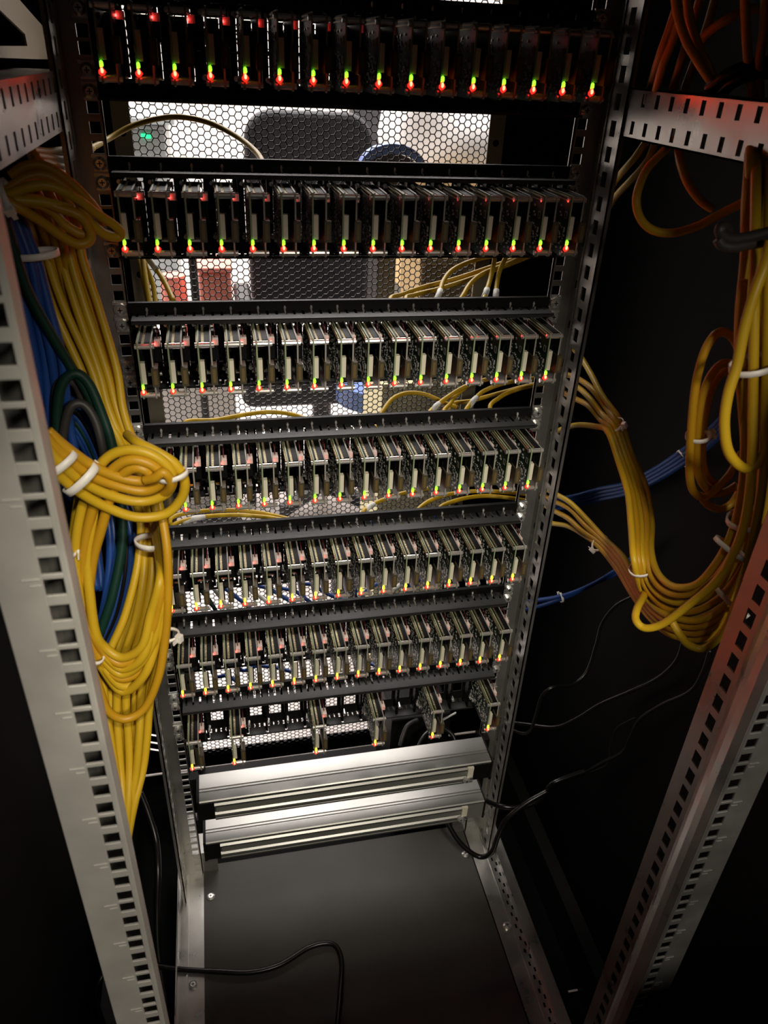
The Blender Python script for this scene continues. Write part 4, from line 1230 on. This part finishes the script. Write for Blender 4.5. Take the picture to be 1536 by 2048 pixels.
# blue tubular chair
c0 = P(715, 318, 860); c1 = P(852, 322, 860)
bb = ((c0.x + c1.x) / 2, 940, FZ)
t = thing('stool', bb, 'blue arched stool behind the centre of the mesh', 'stool')
arc = [Vector((bb[0] + (c1.x - c0.x) / 2 * math.cos(a_), 860, c0.z - 30 + 52 * math.sin(a_))) for a_ in [math.pi * k_ / 12 for k_ in range(13)]]
mbx = MB()
for p, q in zip(arc, arc[1:]):
    mbx.prism([(p.x, p.z - 9), (q.x, q.z - 9), (q.x, q.z + 9), (p.x, p.z + 9)], 845, 875, 'y')
put('back_rim', mbx, M['bluepaint'], t, bb, world_base=bb)
put('back_cushion', MB().prism([(p.x * .94 + bb[0] * .06, p.z - 10) for p in arc], 855, 865, 'y'), M['chair'], t, bb, world_base=bb)
put('seat', MB().cyl((bb[0], 950, -780), 95, 50, 'z', 24), M['bluepaint'], t, bb, world_base=bb)
put('back_support', MB().box(bb[0] - 20, bb[0] + 20, 865, 880, -760, c0.z - 20), M['chair_frame'], t, bb, world_base=bb)
put('post', MB().cyl((bb[0], 950, FZ + 30), 25, 500, 'z', 14), M['chair_frame'], t, bb, world_base=bb)
put('foot', MB().cyl((bb[0], 950, FZ), 95, 30, 'z', 24, r2=60), M['chair_frame'], t, bb, world_base=bb)
# white sack on a cardboard box, right
a = P(835, 262, 1700); b_ = P(982, 230, 1700)
obox('cardboard_box', a.x - 40, a.x + 260, 1650, 2000, FZ, P(850, 372, 1650).z, 'card', 'tall cardboard carton behind the right half of the mesh', 'box', 4)
zb = P(850, 372, 1650).z + 15
import bmesh as _bm
bm = _bm.new(); _bm.ops.create_icosphere(bm, subdivisions=4, radius=1)
me = bpy.data.meshes.new('white_sack')
for v_ in bm.verts:
    n_ = v_.co.copy()
    k_ = 1 + 0.08 * math.sin(5 * n_.x + 2) * math.cos(4 * n_.z) + 0.05 * math.sin(9 * n_.y)
    v_.co = Vector((n_.x * 0.31 * k_, n_.y * 0.17 * k_, (n_.z * 0.21 * k_ if n_.z > -.5 else -0.5 * 0.21)))
bm.to_mesh(me); bm.free(); me.materials.append(M['bag'])
for p_ in me.polygons: p_.use_smooth = True
o_ = bpy.data.objects.new('white_sack', me); COL.objects.link(o_)
o_.location = W(a.x + 225, 1840, zb + 112); tag(o_, 'bulging white sack lying on the tall carton', 'sack')
c = P(830, 228, 2500)
obox('cardboard_box', c.x - 60, c.x + 150, 2450, 2750, FZ, c.z + 60, 'card', 'narrow cardboard carton further back, left of the white sack', 'box', 4)
c = P(740, 225, 2350)
obox('dark_bag', c.x - 60, c.x + 60, 2340, 2500, FZ, c.z + 50, 'chair', 'tall dark bag standing between chair and cartons', 'bag', 30, False)
# lower: tan carton and cream board for the second and third gap
YC = 560
zc = P(850, 765, YC).z
obox('pale_carton', P(765, 770, YC).x, P(960, 770, YC).x, YC, YC + 190, FZ, zc, 'cream_card', 'pale yellow carton on the floor under the square one', 'box', 4, False)
obox('cardboard_box', P(842, 540, YC + 20).x, P(950, 540, YC + 20).x, YC + 20, YC + 170, zc, P(850, 512, YC + 20).z - 16, 'card', 'square cardboard carton low behind the right of the mesh', 'box', 4)
c = P(690, 810, 1000)
obox('black_bag', c.x - 60, c.x + 10, 760, 840, FZ, FZ + 230, 'chair', 'black bag on the floor under the office chair', 'bag', 30, False)

# ------------------------------------------------------------------ small things on the cabinet floor
b = (352, 286, -1205)
tag(put('white_light_gap', MB().prism([(338, -1205), (366, -1205), (368, -1200), (356, -1198), (348, -1184), (340, -1184)], 284, 287, 'y'), M['white'], None, b), 'white piece for the bright gap at the far end of the right base beam', 'light_gap')  # white piece put in for a gap open to the lit outside
q0, q1 = PZ(1137, 1983, -1292), PZ(1175, 1976, -1292)
tag(put('white_strip', MB().prism([(q0.x, q0.y - 1.5), (q1.x, q1.y - 1.5), (q1.x, q1.y + 1.5), (q0.x, q0.y + 1.5)], -1294, -1292, 'z'), M['white'], None, (q0.x, q0.y, -1294)), 'thin white strip on the dark cabinet floor at lower right', 'strip')
# black unit that stands on the base behind the right half of the lowest row
x0 = P(772, 1450, 150).x
ub_ = (x0 + 70, 150, -1290)
t = thing('power_unit', ub_, 'black boxy unit in the dark behind the lowest row, right half', 'unit')
o_ = put('case', MB().box(x0, 216, 110, 218, -1294, P(800, 1440, 110).z), M['black'], t, ub_, world_base=ub_); bevel(o_, 3, 2)
for k_ in range(2):
    a, b = P(862 + 16 * k_, 1432 + 12 * k_, 108), P(884 + 28 * k_, 1420 + 6 * k_, 108)
    put('white_slat', MB().prism([(a.x, a.z - 1), (b.x, b.z - 1), (b.x, b.z + 1), (a.x, a.z + 1)], 107, 110, 'y'), M['white'], t, ub_, world_base=ub_)
# unseen box added in front of the rack to shade the base plate
ub_ = (80, -760, FZ)
t = thing('shade_blocker', ub_, 'added unseen black box in front of the rack, shading the base plate', 'cabinet')
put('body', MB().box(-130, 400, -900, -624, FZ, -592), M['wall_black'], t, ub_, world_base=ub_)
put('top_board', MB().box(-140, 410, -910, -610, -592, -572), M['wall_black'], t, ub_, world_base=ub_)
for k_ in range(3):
    put('blocker_front', MB().box(-120, 390, -624, -618, FZ + 20 + k_ * 225, FZ + 235 + k_ * 225), M['wall_black'], t, ub_, world_base=ub_)
